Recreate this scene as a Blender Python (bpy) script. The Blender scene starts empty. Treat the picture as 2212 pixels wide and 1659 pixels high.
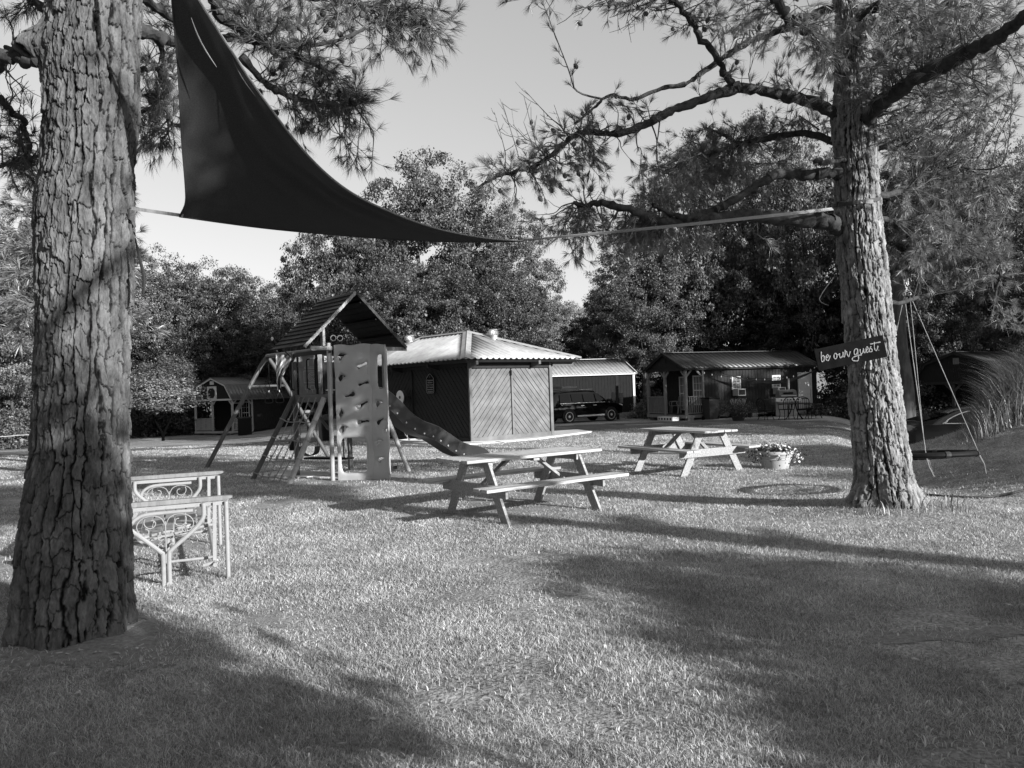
import bpy, math, random
import numpy as np
from mathutils import Vector, Matrix
random.seed(7); rng = np.random.default_rng(7)
scene = bpy.context.scene
# ------------------------------------------------------------------ camera
F = 1663.0; CU, CV = 1106.0, 829.5            # focal length and centre of the 2212x1659 view
ROLL = math.radians(2.0); PITCH = math.atan(10.5/1663.0); CAMZ = 1.6
fw = Vector((0, math.cos(PITCH), math.sin(PITCH)))
r0 = Vector((1, 0, 0)); u0 = Vector((0, -math.sin(PITCH), math.cos(PITCH)))
rt = r0*math.cos(ROLL) - u0*math.sin(ROLL)
up = r0*math.sin(ROLL) + u0*math.cos(ROLL)
CAM = Vector((0, 0, CAMZ))
cam = bpy.data.cameras.new('camera'); camo = bpy.data.objects.new('camera', cam)
scene.collection.objects.link(camo); scene.camera = camo
cam.sensor_width = 36; cam.lens = 36*F/2212.0; cam.clip_end = 2000; cam.clip_start = .05
camo.matrix_world = Matrix(((rt.x, up.x, -fw.x, CAM.x), (rt.y, up.y, -fw.y, CAM.y), (rt.z, up.z, -fw.z, CAM.z), (0, 0, 0, 1)))
# ------------------------------------------------------------------ light
SKYK = 1.22; SUN_AZ = math.radians(-39.0); SUN_EL = math.radians(18.0)
SX, SY = math.cos(SUN_AZ), math.sin(SUN_AZ)
sd = Vector((SX*math.cos(SUN_EL), SY*math.cos(SUN_EL), math.sin(SUN_EL)))
sl = bpy.data.lights.new('sun', 'SUN'); sl.energy = 5.0; sl.angle = math.radians(.55); sl.color = (1, 1, 1)
so = bpy.data.objects.new('sun', sl); scene.collection.objects.link(so)
so.rotation_euler = sd.to_track_quat('Z', 'Y').to_euler()
world = bpy.data.worlds.new('World'); scene.world = world; world.use_nodes = True
nt = world.node_tree; bg = nt.nodes['Background']
sky = nt.nodes.new('ShaderNodeTexSky'); sky.sky_type = 'NISHITA'; sky.sun_disc = False
sky.sun_elevation = SUN_EL; sky.sun_rotation = math.atan2(SX, SY); sky.dust_density = 1.5
bw = nt.nodes.new('ShaderNodeRGBToBW')
gm = nt.nodes.new('ShaderNodeMath'); gm.operation = 'POWER'; gm.inputs[1].default_value = .6; ml = nt.nodes.new('ShaderNodeMath'); ml.operation = 'MULTIPLY'; ml.inputs[1].default_value = SKYK
nt.links.new(sky.outputs[0], bw.inputs[0]); nt.links.new(bw.outputs[0], gm.inputs[0]); nt.links.new(gm.outputs[0], ml.inputs[0]); nt.links.new(ml.outputs[0], bg.inputs[0])
bg.inputs[1].default_value = .15
scene.view_settings.view_transform = 'Standard'; scene.view_settings.look = 'None'
scene.view_settings.exposure = 1.0; scene.view_settings.gamma = 1
# ------------------------------------------------------------------ terrain height and photo geometry
def ss(a, b, x):
    t = np.clip((x-a)/(b-a), 0, 1); return t*t*(3-2*t)
def H(x, y):
    x = np.asarray(x, float); y = np.asarray(y, float); yy = np.maximum(y, 1.0); r = x/yy
    h = -.38*ss(24, 45, y)
    h = h - .68*ss(.2, .38, -r)*ss(22, 54, y)
    w = ss(.40, .53, r)
    h = h - .8*ss(13.5, 22, y)*w - .45*ss(24, 36, y)*w
    A = .37*(x-5.9); A = np.clip(A, 0, 1.7)
    h = h + A*np.exp(-((y-12.5)/np.where(y < 12.5, 3.6, 2.5))**2)
    h = h + .13*np.exp(-((x-4.4)**2+(y-8.9)**2)/1.6) + .10*np.exp(-((x+2.85)**2+(y-5.05)**2)/.7)
    h = h + .012*np.sin(x*.9+1)*np.cos(y*.7) + .008*np.sin(x*2.3)*np.sin(y*1.9+.5)
    return h
def Hf(x, y): return float(H(x, y))
def P(u, v, Y):                                # photo direction at a real distance Y
    d = fw + rt*((u-CU)/F) + up*((CV-v)/F)
    return CAM + d*(Y/d.y)
# ------------------------------------------------------------------ noise
def _hash(ix, iy, seed):
    h = (ix.astype(np.int64)*374761393 + iy.astype(np.int64)*668265263 + seed*1442695041) & 0xffffffff
    h = ((h ^ (h >> 13))*1274126177) & 0xffffffff
    return ((h ^ (h >> 16)) & 0xffffff)/float(0xffffff)
def vn(x, y, seed=0, px=None):
    x = np.asarray(x, float); y = np.asarray(y, float)
    ix = np.floor(x); iy = np.floor(y); fx = x-ix; fy = y-iy
    fx = fx*fx*(3-2*fx); fy = fy*fy*(3-2*fy)
    a = ix; b = ix+1
    if px: a = a % px; b = b % px
    return (_hash(a, iy, seed)*(1-fx)+_hash(b, iy, seed)*fx)*(1-fy)+(_hash(a, iy+1, seed)*(1-fx)+_hash(b, iy+1, seed)*fx)*fy
# ------------------------------------------------------------------ objects
COL = scene.collection
def tag(o, label=None, cat=None, group=None, kind=None):
    if label: o['label'] = label
    if cat: o['category'] = cat
    if group: o['group'] = group
    if kind: o['kind'] = kind
    return o
def thing(name, label, cat, loc=(0, 0, 0), rz=0, group=None):
    o = bpy.data.objects.new(name, None); COL.objects.link(o); o.location = loc; o.rotation_euler = (0, 0, rz)
    o.empty_display_size = .2
    return tag(o, label, cat, group)
def copy_tree(o, parent=None):
    c = o.copy(); COL.objects.link(c); c.parent = parent
    for ch in list(o.children): copy_tree(ch, c)
    return c
def npmesh(name, V, faces, mat, parent=None, smooth=False):
    """faces: list of int arrays, each (n,k)"""
    me = bpy.data.meshes.new(name); V = np.asarray(V, np.float32)
    me.vertices.add(len(V)); me.vertices.foreach_set('co', V.ravel())
    faces = [np.asarray(f, np.int32) for f in faces if len(f)]
    loops = np.concatenate([f.ravel() for f in faces])
    tot = np.concatenate([np.full(len(f), f.shape[1], np.int32) for f in faces])
    st = np.concatenate([[0], np.cumsum(tot)[:-1]]).astype(np.int32)
    me.loops.add(len(loops)); me.loops.foreach_set('vertex_index', loops)
    me.polygons.add(len(tot)); me.polygons.foreach_set('loop_start', st); me.polygons.foreach_set('loop_total', tot)
    me.update(calc_edges=True)
    if smooth: me.shade_smooth()
    if mat: me.materials.append(mat)
    o = bpy.data.objects.new(name, me); COL.objects.link(o)
    if parent: o.parent = parent
    return o
class MB:
    def __init__(s): s.v = []; s.f = []
    def add(s, vs, fs):
        n = len(s.v); s.v += [tuple(v) for v in vs]; s.f += [tuple(n+i for i in f) for f in fs]; return s
    def hexa(s, p):   # 8 points: bottom 4 ccw, top 4 ccw
        return s.add(p, [(3, 2, 1, 0), (4, 5, 6, 7), (0, 1, 5, 4), (1, 2, 6, 5), (2, 3, 7, 6), (3, 0, 4, 7)])
    def box(s, c, d, rz=0, ry=0, rx=0):
        M = Matrix.Rotation(rz, 3, 'Z') @ Matrix.Rotation(ry, 3, 'Y') @ Matrix.Rotation(rx, 3, 'X')
        c = Vector(c); q = []
        for z in (-1, 1):
            for x, y in ((-1, -1), (1, -1), (1, 1), (-1, 1)):
                q.append(c + M @ Vector((x*d[0]/2, y*d[1]/2, z*d[2]/2)))
        return s.hexa(q)
    def bar(s, a, b, w, h, side=None):  # board from a to b; w along side dir, h across
        a = Vector(a); b = Vector(b); t = (b-a).normalized()
        sd_ = Vector(side) if side is not None else (Vector((0, 0, 1)).cross(t) if abs(t.z) < .95 else Vector((1, 0, 0)))
        sd_ = (sd_ - t*sd_.dot(t)).normalized(); n = t.cross(sd_).normalized()
        q = []
        for e in (a, b):
            for x, y in ((-1, -1), (1, -1), (1, 1), (-1, 1)): q.append(e + sd_*(x*w/2) + n*(y*h/2))
        return s.hexa(q)
    def tube(s, path, rad, n=8, cap=True, closed=False):
        pts = [Vector(p) for p in path]; m = len(pts)
        if not hasattr(rad, '__len__'): rad = [rad]*m
        t0 = (pts[1]-pts[0]).normalized(); ref = Vector((0, 0, 1)) if abs(t0.z) < .9 else Vector((1, 0, 0))
        nn = (ref - t0*ref.dot(t0)).normalized(); base = len(s.v); V = []
        for i in range(m):
            if closed: t = (pts[(i+1) % m]-pts[i-1]).normalized()
            else: t = (pts[min(i+1, m-1)]-pts[max(i-1, 0)])
            t = t.normalized() if t.length > 1e-9 else t0
            nn = (nn - t*nn.dot(t)); nn = nn.normalized() if nn.length > 1e-6 else Vector((1, 0, 0)); b = t.cross(nn)
            for k in range(n):
                a = 2*math.pi*k/n; V.append(pts[i]+nn*(math.cos(a)*rad[i])+b*(math.sin(a)*rad[i]))
        fs = []
        for i in range(m if closed else m-1):
            j = (i+1) % m
            for k in range(n): fs.append((i*n+k, i*n+(k+1) % n, j*n+(k+1) % n, j*n+k))
        if cap and not closed: fs += [tuple(range(n-1, -1, -1)), tuple((m-1)*n+k for k in range(n))]
        return s.add(V, fs)
    def lathe(s, prof, c=(0, 0, 0), n=20, axis=None):
        c = Vector(c); Q = Vector((0, 0, 1)).rotation_difference(Vector(axis)) if axis is not None else None
        V = []; m = len(prof)
        for r, z in prof:
            for k in range(n):
                a = 2*math.pi*k/n; p = Vector((r*math.cos(a), r*math.sin(a), z))
                if Q: p = Q @ p
                V.append(c+p)
        fs = [(i*n+k, i*n+(k+1) % n, (i+1)*n+(k+1) % n, (i+1)*n+k) for i in range(m-1) for k in range(n)]
        fs += [tuple(range(n-1, -1, -1)), tuple((m-1)*n+k for k in range(n))]
        return s.add(V, fs)
    def prism(s, poly, d, thick):  # poly: list of 3d pts in a plane, extruded by d*thick
        d = Vector(d)*thick; m = len(poly); V = [Vector(p) for p in poly]+[Vector(p)+d for p in poly]
        fs = [tuple(range(m-1, -1, -1)), tuple(range(m, 2*m))]+[(i, (i+1) % m, (i+1) % m+m, i+m) for i in range(m)]
        return s.add(V, fs)
    def build(s, name, mat, parent=None, smooth=False, bevel=0, ang=.6):
        me = bpy.data.meshes.new(name); me.from_pydata(s.v, [], s.f); me.update()
        import bmesh
        bm = bmesh.new(); bm.from_mesh(me); bmesh.ops.recalc_face_normals(bm, faces=bm.faces); bm.to_mesh(me); bm.free()
        if smooth: me.shade_smooth(); me.set_sharp_from_angle(angle=ang)
        if mat: me.materials.append(mat)
        o = bpy.data.objects.new(name, me); COL.objects.link(o)
        if parent: o.parent = parent
        if bevel:
            b = o.modifiers.new('bevel', 'BEVEL'); b.width = bevel; b.segments = 2; b.limit_method = 'ANGLE'
        return o
def crv(pts, n=8, closed=False):   # Catmull-Rom
    p = [Vector(q) for q in pts]; m = len(p); out = []
    for i in range(m if closed else m-1):
        if closed: a, b, c, d = p[i-1], p[i], p[(i+1) % m], p[(i+2) % m]
        else: a, b, c, d = p[max(i-1, 0)], p[i], p[i+1], p[min(i+2, m-1)]
        for k in range(n):
            t = k/n
            out.append(.5*((2*b)+(c-a)*t+(2*a-5*b+4*c-d)*t*t+(3*b-a-3*c+d)*t**3))
    if not closed: out.append(p[-1])
    return out
def text_mesh(name, body, size, mat, parent, mw, ext=.002, align='CENTER', bold=0):
    cu = bpy.data.curves.new(name, 'FONT'); cu.body = body; cu.size = size; cu.extrude = ext; cu.align_x = align; cu.align_y = 'CENTER'; cu.offset = bold
    tmp = bpy.data.objects.new('tmp', cu); COL.objects.link(tmp); bpy.context.view_layer.update()
    me = bpy.data.meshes.new_from_object(tmp.evaluated_get(bpy.context.evaluated_depsgraph_get()))
    bpy.data.objects.remove(tmp); bpy.data.curves.remove(cu)
    me.materials.clear(); me.materials.append(mat); me.name = name
    o = bpy.data.objects.new(name, me); COL.objects.link(o)
    if parent: o.parent = parent
    o.matrix_local = mw
    return o
# ------------------------------------------------------------------ materials
def mat(name, a, b=None, scale=6, stretch=(1, 1, 1), rough=.7, bump=0, bscale=None, metal=0, spec=.3, detail=6, stripes=None, island=0, lo=.3, hi=.7, coat=0):
    """grey between a and b by noise; stripes=(axis, period, depth, dark) adds a ribbed/boarded bump"""
    m = bpy.data.materials.new(name); m.use_nodes = True; N = m.node_tree.nodes; L = m.node_tree.links
    bs = N['Principled BSDF']; bs.inputs['Roughness'].default_value = rough; bs.inputs['Metallic'].default_value = metal
    bs.inputs['Specular IOR Level'].default_value = spec; bs.inputs['Coat Weight'].default_value = coat
    if b is None: b = a
    tc = N.new('ShaderNodeTexCoord'); mp = N.new('ShaderNodeMapping'); mp.inputs['Scale'].default_value = stretch
    L.new(tc.outputs['Object'], mp.inputs[0])
    nz = N.new('ShaderNodeTexNoise'); nz.inputs['Scale'].default_value = scale; nz.inputs['Detail'].default_value = detail; nz.inputs['Roughness'].default_value = .6
    L.new(mp.outputs[0], nz.inputs['Vector'])
    mr = N.new('ShaderNodeMapRange'); mr.inputs[1].default_value = lo; mr.inputs[2].default_value = hi; mr.inputs[3].default_value = a; mr.inputs[4].default_value = b
    L.new(nz.outputs[0], mr.inputs[0]); col = mr.outputs[0]
    if island:
        g = N.new('ShaderNodeNewGeometry'); r2 = N.new('ShaderNodeMapRange'); r2.inputs[3].default_value = 1-island; r2.inputs[4].default_value = 1+island
        L.new(g.outputs['Random Per Island'], r2.inputs[0]); mu = N.new('ShaderNodeMath'); mu.operation = 'MULTIPLY'
        L.new(col, mu.inputs[0]); L.new(r2.outputs[0], mu.inputs[1]); col = mu.outputs[0]
    L.new(col, bs.inputs['Base Color'])
    if bump:
        n2 = N.new('ShaderNodeTexNoise'); n2.inputs['Scale'].default_value = bscale or scale*3; n2.inputs['Detail'].default_value = 8
        L.new(mp.outputs[0], n2.inputs['Vector'])
        bp = N.new('ShaderNodeBump'); bp.inputs['Strength'].default_value = 1; bp.inputs['Distance'].default_value = bump
        L.new(n2.outputs[0], bp.inputs['Height']); L.new(bp.outputs[0], bs.inputs['Normal'])
    return m
def leafmat(name, a, b, trans=.3, gloss=.06, scale=.6, rough=.45, isl=.35):
    m = bpy.data.materials.new(name); m.use_nodes = True; N = m.node_tree.nodes; L = m.node_tree.links
    N.remove(N['Principled BSDF']); out = N['Material Output']
    tc = N.new('ShaderNodeTexCoord'); nz = N.new('ShaderNodeTexNoise'); nz.inputs['Scale'].default_value = scale; nz.inputs['Detail'].default_value = 3
    L.new(tc.outputs['Object'], nz.inputs['Vector'])
    mr = N.new('ShaderNodeMapRange'); mr.inputs[1].default_value = .3; mr.inputs[2].default_value = .7; mr.inputs[3].default_value = a; mr.inputs[4].default_value = b
    L.new(nz.outputs[0], mr.inputs[0])
    g = N.new('ShaderNodeNewGeometry'); r2 = N.new('ShaderNodeMapRange'); r2.inputs[3].default_value = 1-isl; r2.inputs[4].default_value = 1+isl
    L.new(g.outputs['Random Per Island'], r2.inputs[0]); mu = N.new('ShaderNodeMath'); mu.operation = 'MULTIPLY'
    L.new(mr.outputs[0], mu.inputs[0]); L.new(r2.outputs[0], mu.inputs[1])
    d = N.new('ShaderNodeBsdfDiffuse'); t = N.new('ShaderNodeBsdfTranslucent'); gl = N.new('ShaderNodeBsdfGlossy'); gl.inputs['Roughness'].default_value = rough
    gl.inputs['Color'].default_value = (.8, .8, .8, 1)
    L.new(mu.outputs[0], d.inputs[0]); L.new(mu.outputs[0], t.inputs[0])
    m1 = N.new('ShaderNodeMixShader'); m1.inputs[0].default_value = trans; L.new(d.outputs[0], m1.inputs[1]); L.new(t.outputs[0], m1.inputs[2])
    m2 = N.new('ShaderNodeMixShader'); m2.inputs[0].default_value = gloss; L.new(m1.outputs[0], m2.inputs[1]); L.new(gl.outputs[0], m2.inputs[2])
    L.new(m2.outputs[0], out.inputs[0]); return m
M = dict(
 roofs=mat('shed_roof', .15, .24, 3, rough=.5, spec=.3),
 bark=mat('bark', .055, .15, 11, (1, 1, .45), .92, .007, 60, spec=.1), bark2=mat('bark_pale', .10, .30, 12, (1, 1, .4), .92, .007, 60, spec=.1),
 limb=mat('limb_bark', .02, .065, 14, (1, 1, 1), .9, .006, 40, spec=.1), twig=mat('twig_bark', .05, .16, 9, rough=.9, spec=.1),
 trunkdark=mat('forest_bark', .03, .10, 5, (1, 1, .3), .95, .02, 8, spec=.1),
 needle=leafmat('pine_needles', .04, .10, .25, .06, 2.0), needle2=leafmat('pine_needles_pale', .09, .22, .3, .08, .8),
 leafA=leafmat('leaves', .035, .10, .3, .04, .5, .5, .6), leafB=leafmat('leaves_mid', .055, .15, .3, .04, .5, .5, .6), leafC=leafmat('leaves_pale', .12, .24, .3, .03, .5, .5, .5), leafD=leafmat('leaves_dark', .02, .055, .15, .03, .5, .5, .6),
 cone=mat('cone', .05, .12, 30, rough=.8),
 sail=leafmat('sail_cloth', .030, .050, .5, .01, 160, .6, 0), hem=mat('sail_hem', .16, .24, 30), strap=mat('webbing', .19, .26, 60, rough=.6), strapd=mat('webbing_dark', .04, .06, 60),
 wood=mat('weathered_wood', .20, .50, 7, (.3, 9, 6), .75, .003, 20), wood2=mat('grey_wood', .16, .36, 9, (.3, 5, 5), .8, .002, 20),
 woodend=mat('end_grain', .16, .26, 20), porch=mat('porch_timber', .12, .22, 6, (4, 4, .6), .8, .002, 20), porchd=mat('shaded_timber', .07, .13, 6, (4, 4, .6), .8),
 white=mat('white_enamel', .20, .26, 12, rough=.35, bump=.0006, bscale=60, spec=.5, lo=.25, hi=.5), whitep=mat('white_paint', .5, .62, 8, rough=.5),
 black=mat('black_plastic', .005, .010, 10, rough=.6, spec=.12), dark=mat('dark_grey', .018, .028, 10, rough=.6), rope=mat('rope', .16, .3, 60, rough=.9), ropel=mat('rope_pale', .35, .5, 60, rough=.9),
 carp=mat('car_paint', .003, .004, 3, rough=.07, spec=.35), carp2=mat('car_paint_grey', .02, .028, 3, rough=.08, spec=.5), glass=mat('dark_glass', .002, .003, 3, rough=.02, spec=.3), tyre=mat('tyre', .012, .02, 20, rough=.9),
 alloy=mat('alloy', .6, .7, 10, rough=.4, metal=.3), chrome=mat('chrome', .75, .8, 10, rough=.3, metal=.4),
 metal=mat('galvanised', .42, .55, 5, rough=.38, metal=.55, bump=.001), 
 red=mat('painted_siding', .016, .036, 5, (6, 6, .7), .85, .002, 20, spec=.08), redd=mat('dark_siding', .010, .020, 5, (6, 6, .7), .85, .002, 20, spec=.08),
 roofd=mat('dark_metal_roof', .03, .05, 4, rough=.4, metal=.3), roofm=mat('grey_metal_roof', .14, .20, 3, rough=.42, metal=.4), roofl=mat('pale_metal_roof', .26, .40, 3, (1, 1, 1), .5, metal=.15, spec=.4),
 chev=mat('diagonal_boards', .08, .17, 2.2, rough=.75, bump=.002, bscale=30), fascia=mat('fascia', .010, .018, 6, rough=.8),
 plastic=mat('moulded_plastic', .30, .40, 2.5, rough=.38, spec=.5), plasticd=mat('slide_plastic', .018, .026, 3, rough=.3, spec=.6), plasticg=mat('pole_plastic', .24, .30, 5, rough=.4, spec=.5), polem=mat('dark_pole', .06, .09, 5, rough=.5),
 shingle=mat('shingles', .02, .04, 12, rough=.9, bump=.003, bscale=50), panel=mat('panel', .12, .2, 4), chalk=mat('chalkboard', .012, .02, 9, rough=.8), panelp=mat('panel_pale', .3, .4, 4),
 concrete=mat('concrete', .38, .5, 3, rough=.9, bump=.003), hose=mat('hose', .25, .35, 9, rough=.5), pot=mat('pot', .30, .38, 5, rough=.6), soil=mat('soil', .03, .05, 30), petal=mat('petals', .5, .65, 20, rough=.6),
 signb=mat('sign_board', .004, .009, 9, (1, 4, 1), .8, spec=.05), letter=mat('letters', .22, .28, 30), ac=mat('ac_case', .32, .4, 9), flagw=mat('flag_white', .5, .6, 9), flagg=mat('flag_grey', .14, .18, 9), bulb=mat('bulb', .6, .7, 9, rough=.2),
)
# ------------------------------------------------------------------ ground
def ground_material():
    m = bpy.data.materials.new('turf'); m.use_nodes = True; N = m.node_tree.nodes; L = m.node_tree.links; bs = N['Principled BSDF']
    bs.inputs['Roughness'].default_value = .95; bs.inputs['Specular IOR Level'].default_value = .05
    tc = N.new('ShaderNodeTexCoord')
    def noise(s, d=6, st=None):
        n = N.new('ShaderNodeTexNoise'); n.inputs['Scale'].default_value = s; n.inputs['Detail'].default_value = d
        L.new(tc.outputs['Object'], n.inputs['Vector']); return n.outputs[0]
    def rng_(x, a, b, c, d):
        r = N.new('ShaderNodeMapRange'); r.inputs[1].default_value = a; r.inputs[2].default_value = b; r.inputs[3].default_value = c; r.inputs[4].default_value = d
        L.new(x, r.inputs[0]); return r.outputs[0]
    def mul(a, b):
        r = N.new('ShaderNodeMath'); r.operation = 'MULTIPLY'; L.new(a, r.inputs[0]); L.new(b, r.inputs[1]); return r.outputs[0]
    a = rng_(noise(.5, 4), .35, .65, .19, .30); b = rng_(noise(45, 6), .3, .7, .5, 1.5); c = rng_(noise(6, 4), .3, .7, .75, 1.25)
    L.new(mul(mul(a, b), c), bs.inputs['Base Color'])
    bp = N.new('ShaderNodeBump'); bp.inputs['Distance'].default_value = .018; L.new(noise(30, 8), bp.inputs['Height']); L.new(bp.outputs[0], bs.inputs['Normal'])
    return m
M['turf'] = ground_material()
def sheet(name, xs, ys, m, off=0, mask=None):
    X, Y = np.meshgrid(xs, ys); Z = H(X, Y)+off
    V = np.stack([X, Y, Z], -1).reshape(-1, 3); nx, ny = len(xs), len(ys)
    i = np.arange(ny-1)[:, None]*nx+np.arange(nx-1)[None]; q = np.stack([i, i+1, i+nx+1, i+nx], -1).reshape(-1, 4)
    if mask is not None:
        cx = (X[:-1, :-1]+X[1:, 1:])/2; cy = (Y[:-1, :-1]+Y[1:, 1:])/2; q = q[mask(cx, cy).ravel()]
    o = npmesh(name, V, [q], m, smooth=True); o['kind'] = 'structure'; return o
def gs(a, b, n, pw):
    t = np.linspace(-1, 1, n); return (a+b)/2+(b-a)/2*np.sign(t)*np.abs(t)**pw
xs = np.concatenate([-np.geomspace(600, 30, 30), np.linspace(-29, 29, 291), np.geomspace(30, 600, 30)])
ys = np.concatenate([-np.geomspace(400, 8, 16), np.linspace(-7.5, 62, 420), np.geomspace(63, 900, 40)])
sheet('ground', xs, ys, M['turf'])
gravel = mat('gravel', .09, .17, 22, rough=.95, bump=.02, bscale=60, spec=.05)
def drive_mask(x, y):
    c = 31.5 + .10*(x-2) + 1.2*np.sin(x*.12); w = 3.0+.5*vn(x*.6, y*.6, 3)
    m1 = (np.abs(y-c) < w) & (x > -30) & (x < 11)
    c2 = 27.5-.25*(x-10); m2 = (x >= 9) & (x < 20) & (np.abs(y-c2) < 3.2+.6*vn(x, y, 5)) & (x/y < .75)
    m3 = (x > 2) & (x < 12) & (y > 33) & (y < 37.6+.4*vn(x, y, 8))
    return (m1 | m2 | m3) & ((vn(x*.35, y*1.6, 31)*.6+vn(x*1.5, y*4, 32)*.4) > .36)
sheet('gravel_drive', np.arange(-30, 20, .25), np.arange(19, 45, .25), gravel, .012, drive_mask)
def barepatch(x, y):
    return .75*np.exp(-((np.hypot(x+2.85, y-5.1)-.42)/.16)**2)+.8*np.exp(-((np.hypot(x-4.42, y-9)-.36)/.14)**2)+np.exp(-(((x+2.35)/.55)**2+((y-4.75)/.33)**2)) + .9*np.exp(-(((x-2.55)/.9)**2+((y-4.7)/.16)**2)) + .8*np.exp(-(((x+1.85)/.3)**2+((y-5.6)/.45)**2)) + .8*np.exp(-(((x-3.2)/.8)**2+((y-3.9)/.12)**2)) + .7*np.exp(-(((x+2.0)/.5)**2+((y-7.3)/.14)**2)) + .9*np.exp(-(((x+4.3)/.9)**2+((y-15.6)/.5)**2))
soil_ = mat('bare_soil', .15, .28, 30, rough=.95, bump=.012, bscale=70, spec=.05)
xs_, ys_ = np.arange(-6, 5.4, .03), np.arange(3.4, 16.6, .03)
sheet('bare_soil', xs_, ys_, soil_, .004, lambda x, y: barepatch(x, y)+.5*(vn(x*9, y*9, 77)-.5)+.3*(vn(x*25, y*25, 78)-.5) > .55)
# ------------------------------------------------------------------ grass blades
def grass(name, n, y0, y1, hmul, wmin, seed, spread=.78, mask=None, long=0):
    g = np.random.default_rng(seed)
    y = y0*(y1/y0)**g.random(n); x = (g.random(n)*2-1)*(spread*y+.6)
    r = vn(x*.7+50, y*.7+50, 11)*.6+vn(x*2.2+9, y*2.2, 12)*.4
    keep = g.random(n) < np.clip((r-.29)*5, .05, 1)
    bare = barepatch(x, y)
    keep &= g.random(n) > bare*.8
    keep &= ~((np.hypot(x+2.85, y-5.1) < .40) | (np.hypot(x-4.42, y-9) < .36))
    a = x+1.27; b = y-22.8; ra = a*.757+b*.653; rb = -a*.653+b*.757
    keep &= ~((ra > -.35) & (rb > -.35) & (ra < 4.6) & (rb < 7)); keep &= ~drive_mask(x, y)
    keep &= ~((x > .53*y+.35*(vn(x*2, y*2, 61)-.5)) & (y > 9.3) & (g.random(n) < .72))
    if mask is not None: keep &= mask(x, y, g)
    x = x[keep]; y = y[keep]; r = r[keep]; n = len(x); z = H(x, y)
    clump = .5*vn(x*3.1, y*3.1, 21)+.5*vn(x*9, y*9, 22)
    h = (.012+.026*g.random(n)**1.5)*(.6+.9*clump)*hmul*(1+y*.015); w = wmin+.0005*y*(.4+g.random(n)); w = w*(.6+.8*g.random(n))
    ph = g.random(n)*2*np.pi; ld = g.random(n)*2*np.pi; ln = h*(.25+1.9*g.random(n)**1.3); 
    wx = np.cos(ph)*w/2; wy = np.sin(ph)*w/2; lx = np.cos(ld)*ln; ly = np.sin(ld)*ln
    o = np.zeros(n)
    p0 = np.stack([x-wx, y-wy, z-.006], -1); p1 = np.stack([x+wx, y+wy, z-.006], -1)
    p2 = np.stack([x+wx*.8+lx*.4, y+wy*.8+ly*.4, z+h*.6], -1); p3 = np.stack([x-wx*.8+lx*.4, y-wy*.8+ly*.4, z+h*.6], -1)
    p4 = np.stack([x+lx, y+ly, z+h], -1)
    V = np.stack([p0, p1, p2, p3, p4], 1).reshape(-1, 3); b = np.arange(n)[:, None]*5
    return npmesh(name, V, [b+np.array([[0, 1, 2, 3]]), b+np.array([[3, 2, 4]])], M['grass'])
M['grass'] = leafmat('grass_blades', .26, .52, .35, .05, 1.3, .5, .6)
tag(grass('grass', 1250000, 2.5, 30, .82, .0014, 5), 'short mown grass covering the lawn', 'grass', kind='stuff')
def tall(name, n, seed, hh, pts=None, mask=None, m=None, lean=(0, 0), wd=.006, label='', x0=5.5, x1=15, y0=10, y1=17):
    g = np.random.default_rng(seed)
    x = x0+(x1-x0)*g.random(n); y = y0+(y1-y0)*g.random(n); k = mask(x, y, g); x = x[k]; y = y[k]; n = len(x); z = H(x, y)
    h = hh(x, y)*(.55+.6*g.random(n)); ld = g.random(n)*2*np.pi; s = h*(.1+.75*g.random(n)); lx = np.cos(ld)*s+lean[0]*h; ly = np.sin(ld)*s+lean[1]*h
    w = wd*(.6+.8*g.random(n)); wx = w/2*np.cos(ld+1.57); wy = w/2*np.sin(ld+1.57); rows = []
    for t, q in ((0, 1), (.35, 1), (.65, .85), (.87, .5), (1, .06)):
        zz = z+h*(t-.28*t**4); 
        for sg in (-1, 1): rows.append(np.stack([x+lx*t**2+sg*wx*q, y+ly*t**2+sg*wy*q, zz], -1))
    V = np.stack(rows, 1).reshape(-1, 3); b = np.arange(n)[:, None]*10
    return npmesh(name, V, [b+np.array([[i, i+1, i+3, i+2]]) for i in (0, 2, 4, 6)], m or M['tallg'])
M['tallg'] = leafmat('tall_grass_blades', .10, .26, .3, .06, 1.5, .5, .4)
o = tall('tall_grass', 90000, 31, lambda x, y: .25+.95*ss(.575, .66, x/y), mask=lambda x, y, g: (x > (.570+.035*g.random(len(x))+.02*vn(x*3, y*3, 5))*y) & (y > 12.0+.3*g.random(len(x))) & (y < 15.5) & (x < 13.5), lean=(-.12, -.05), wd=.008)
tag(o, 'tall wild grass growing over the bank in front of the parked sedan', 'tall grass', kind='stuff')
o = tall('weeds', 260, 33, lambda x, y: .10+.16*np.random.default_rng(1).random(len(x)), mask=lambda x, y, g: (np.hypot(x-4.42, y-8.9) < .75) & (np.hypot(x-4.42, y-9) > .36) & (y < 9.25), lean=(.1, -.1), wd=.010, x0=3.6, x1=5.3, y0=8.1, y1=9.3)
tag(o, 'unmown weeds tufted round the foot of the sign pine', 'weeds', kind='stuff')
o = tall('coarse_grass', 4000, 35, lambda x, y: .025+.025*np.random.default_rng(2).random(len(x)), mask=lambda x, y, g: (vn(x*1.6+3, y*1.6, 44)+.5*(g.random(len(x))-.5) > .55), lean=(.1, 0), wd=.007, m=M['grass'], x0=-1, x1=3.3, y0=2.6, y1=5.0)
tag(o, 'broad bladed coarse grass in the foreground lawn', 'coarse grass', kind='stuff')
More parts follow.
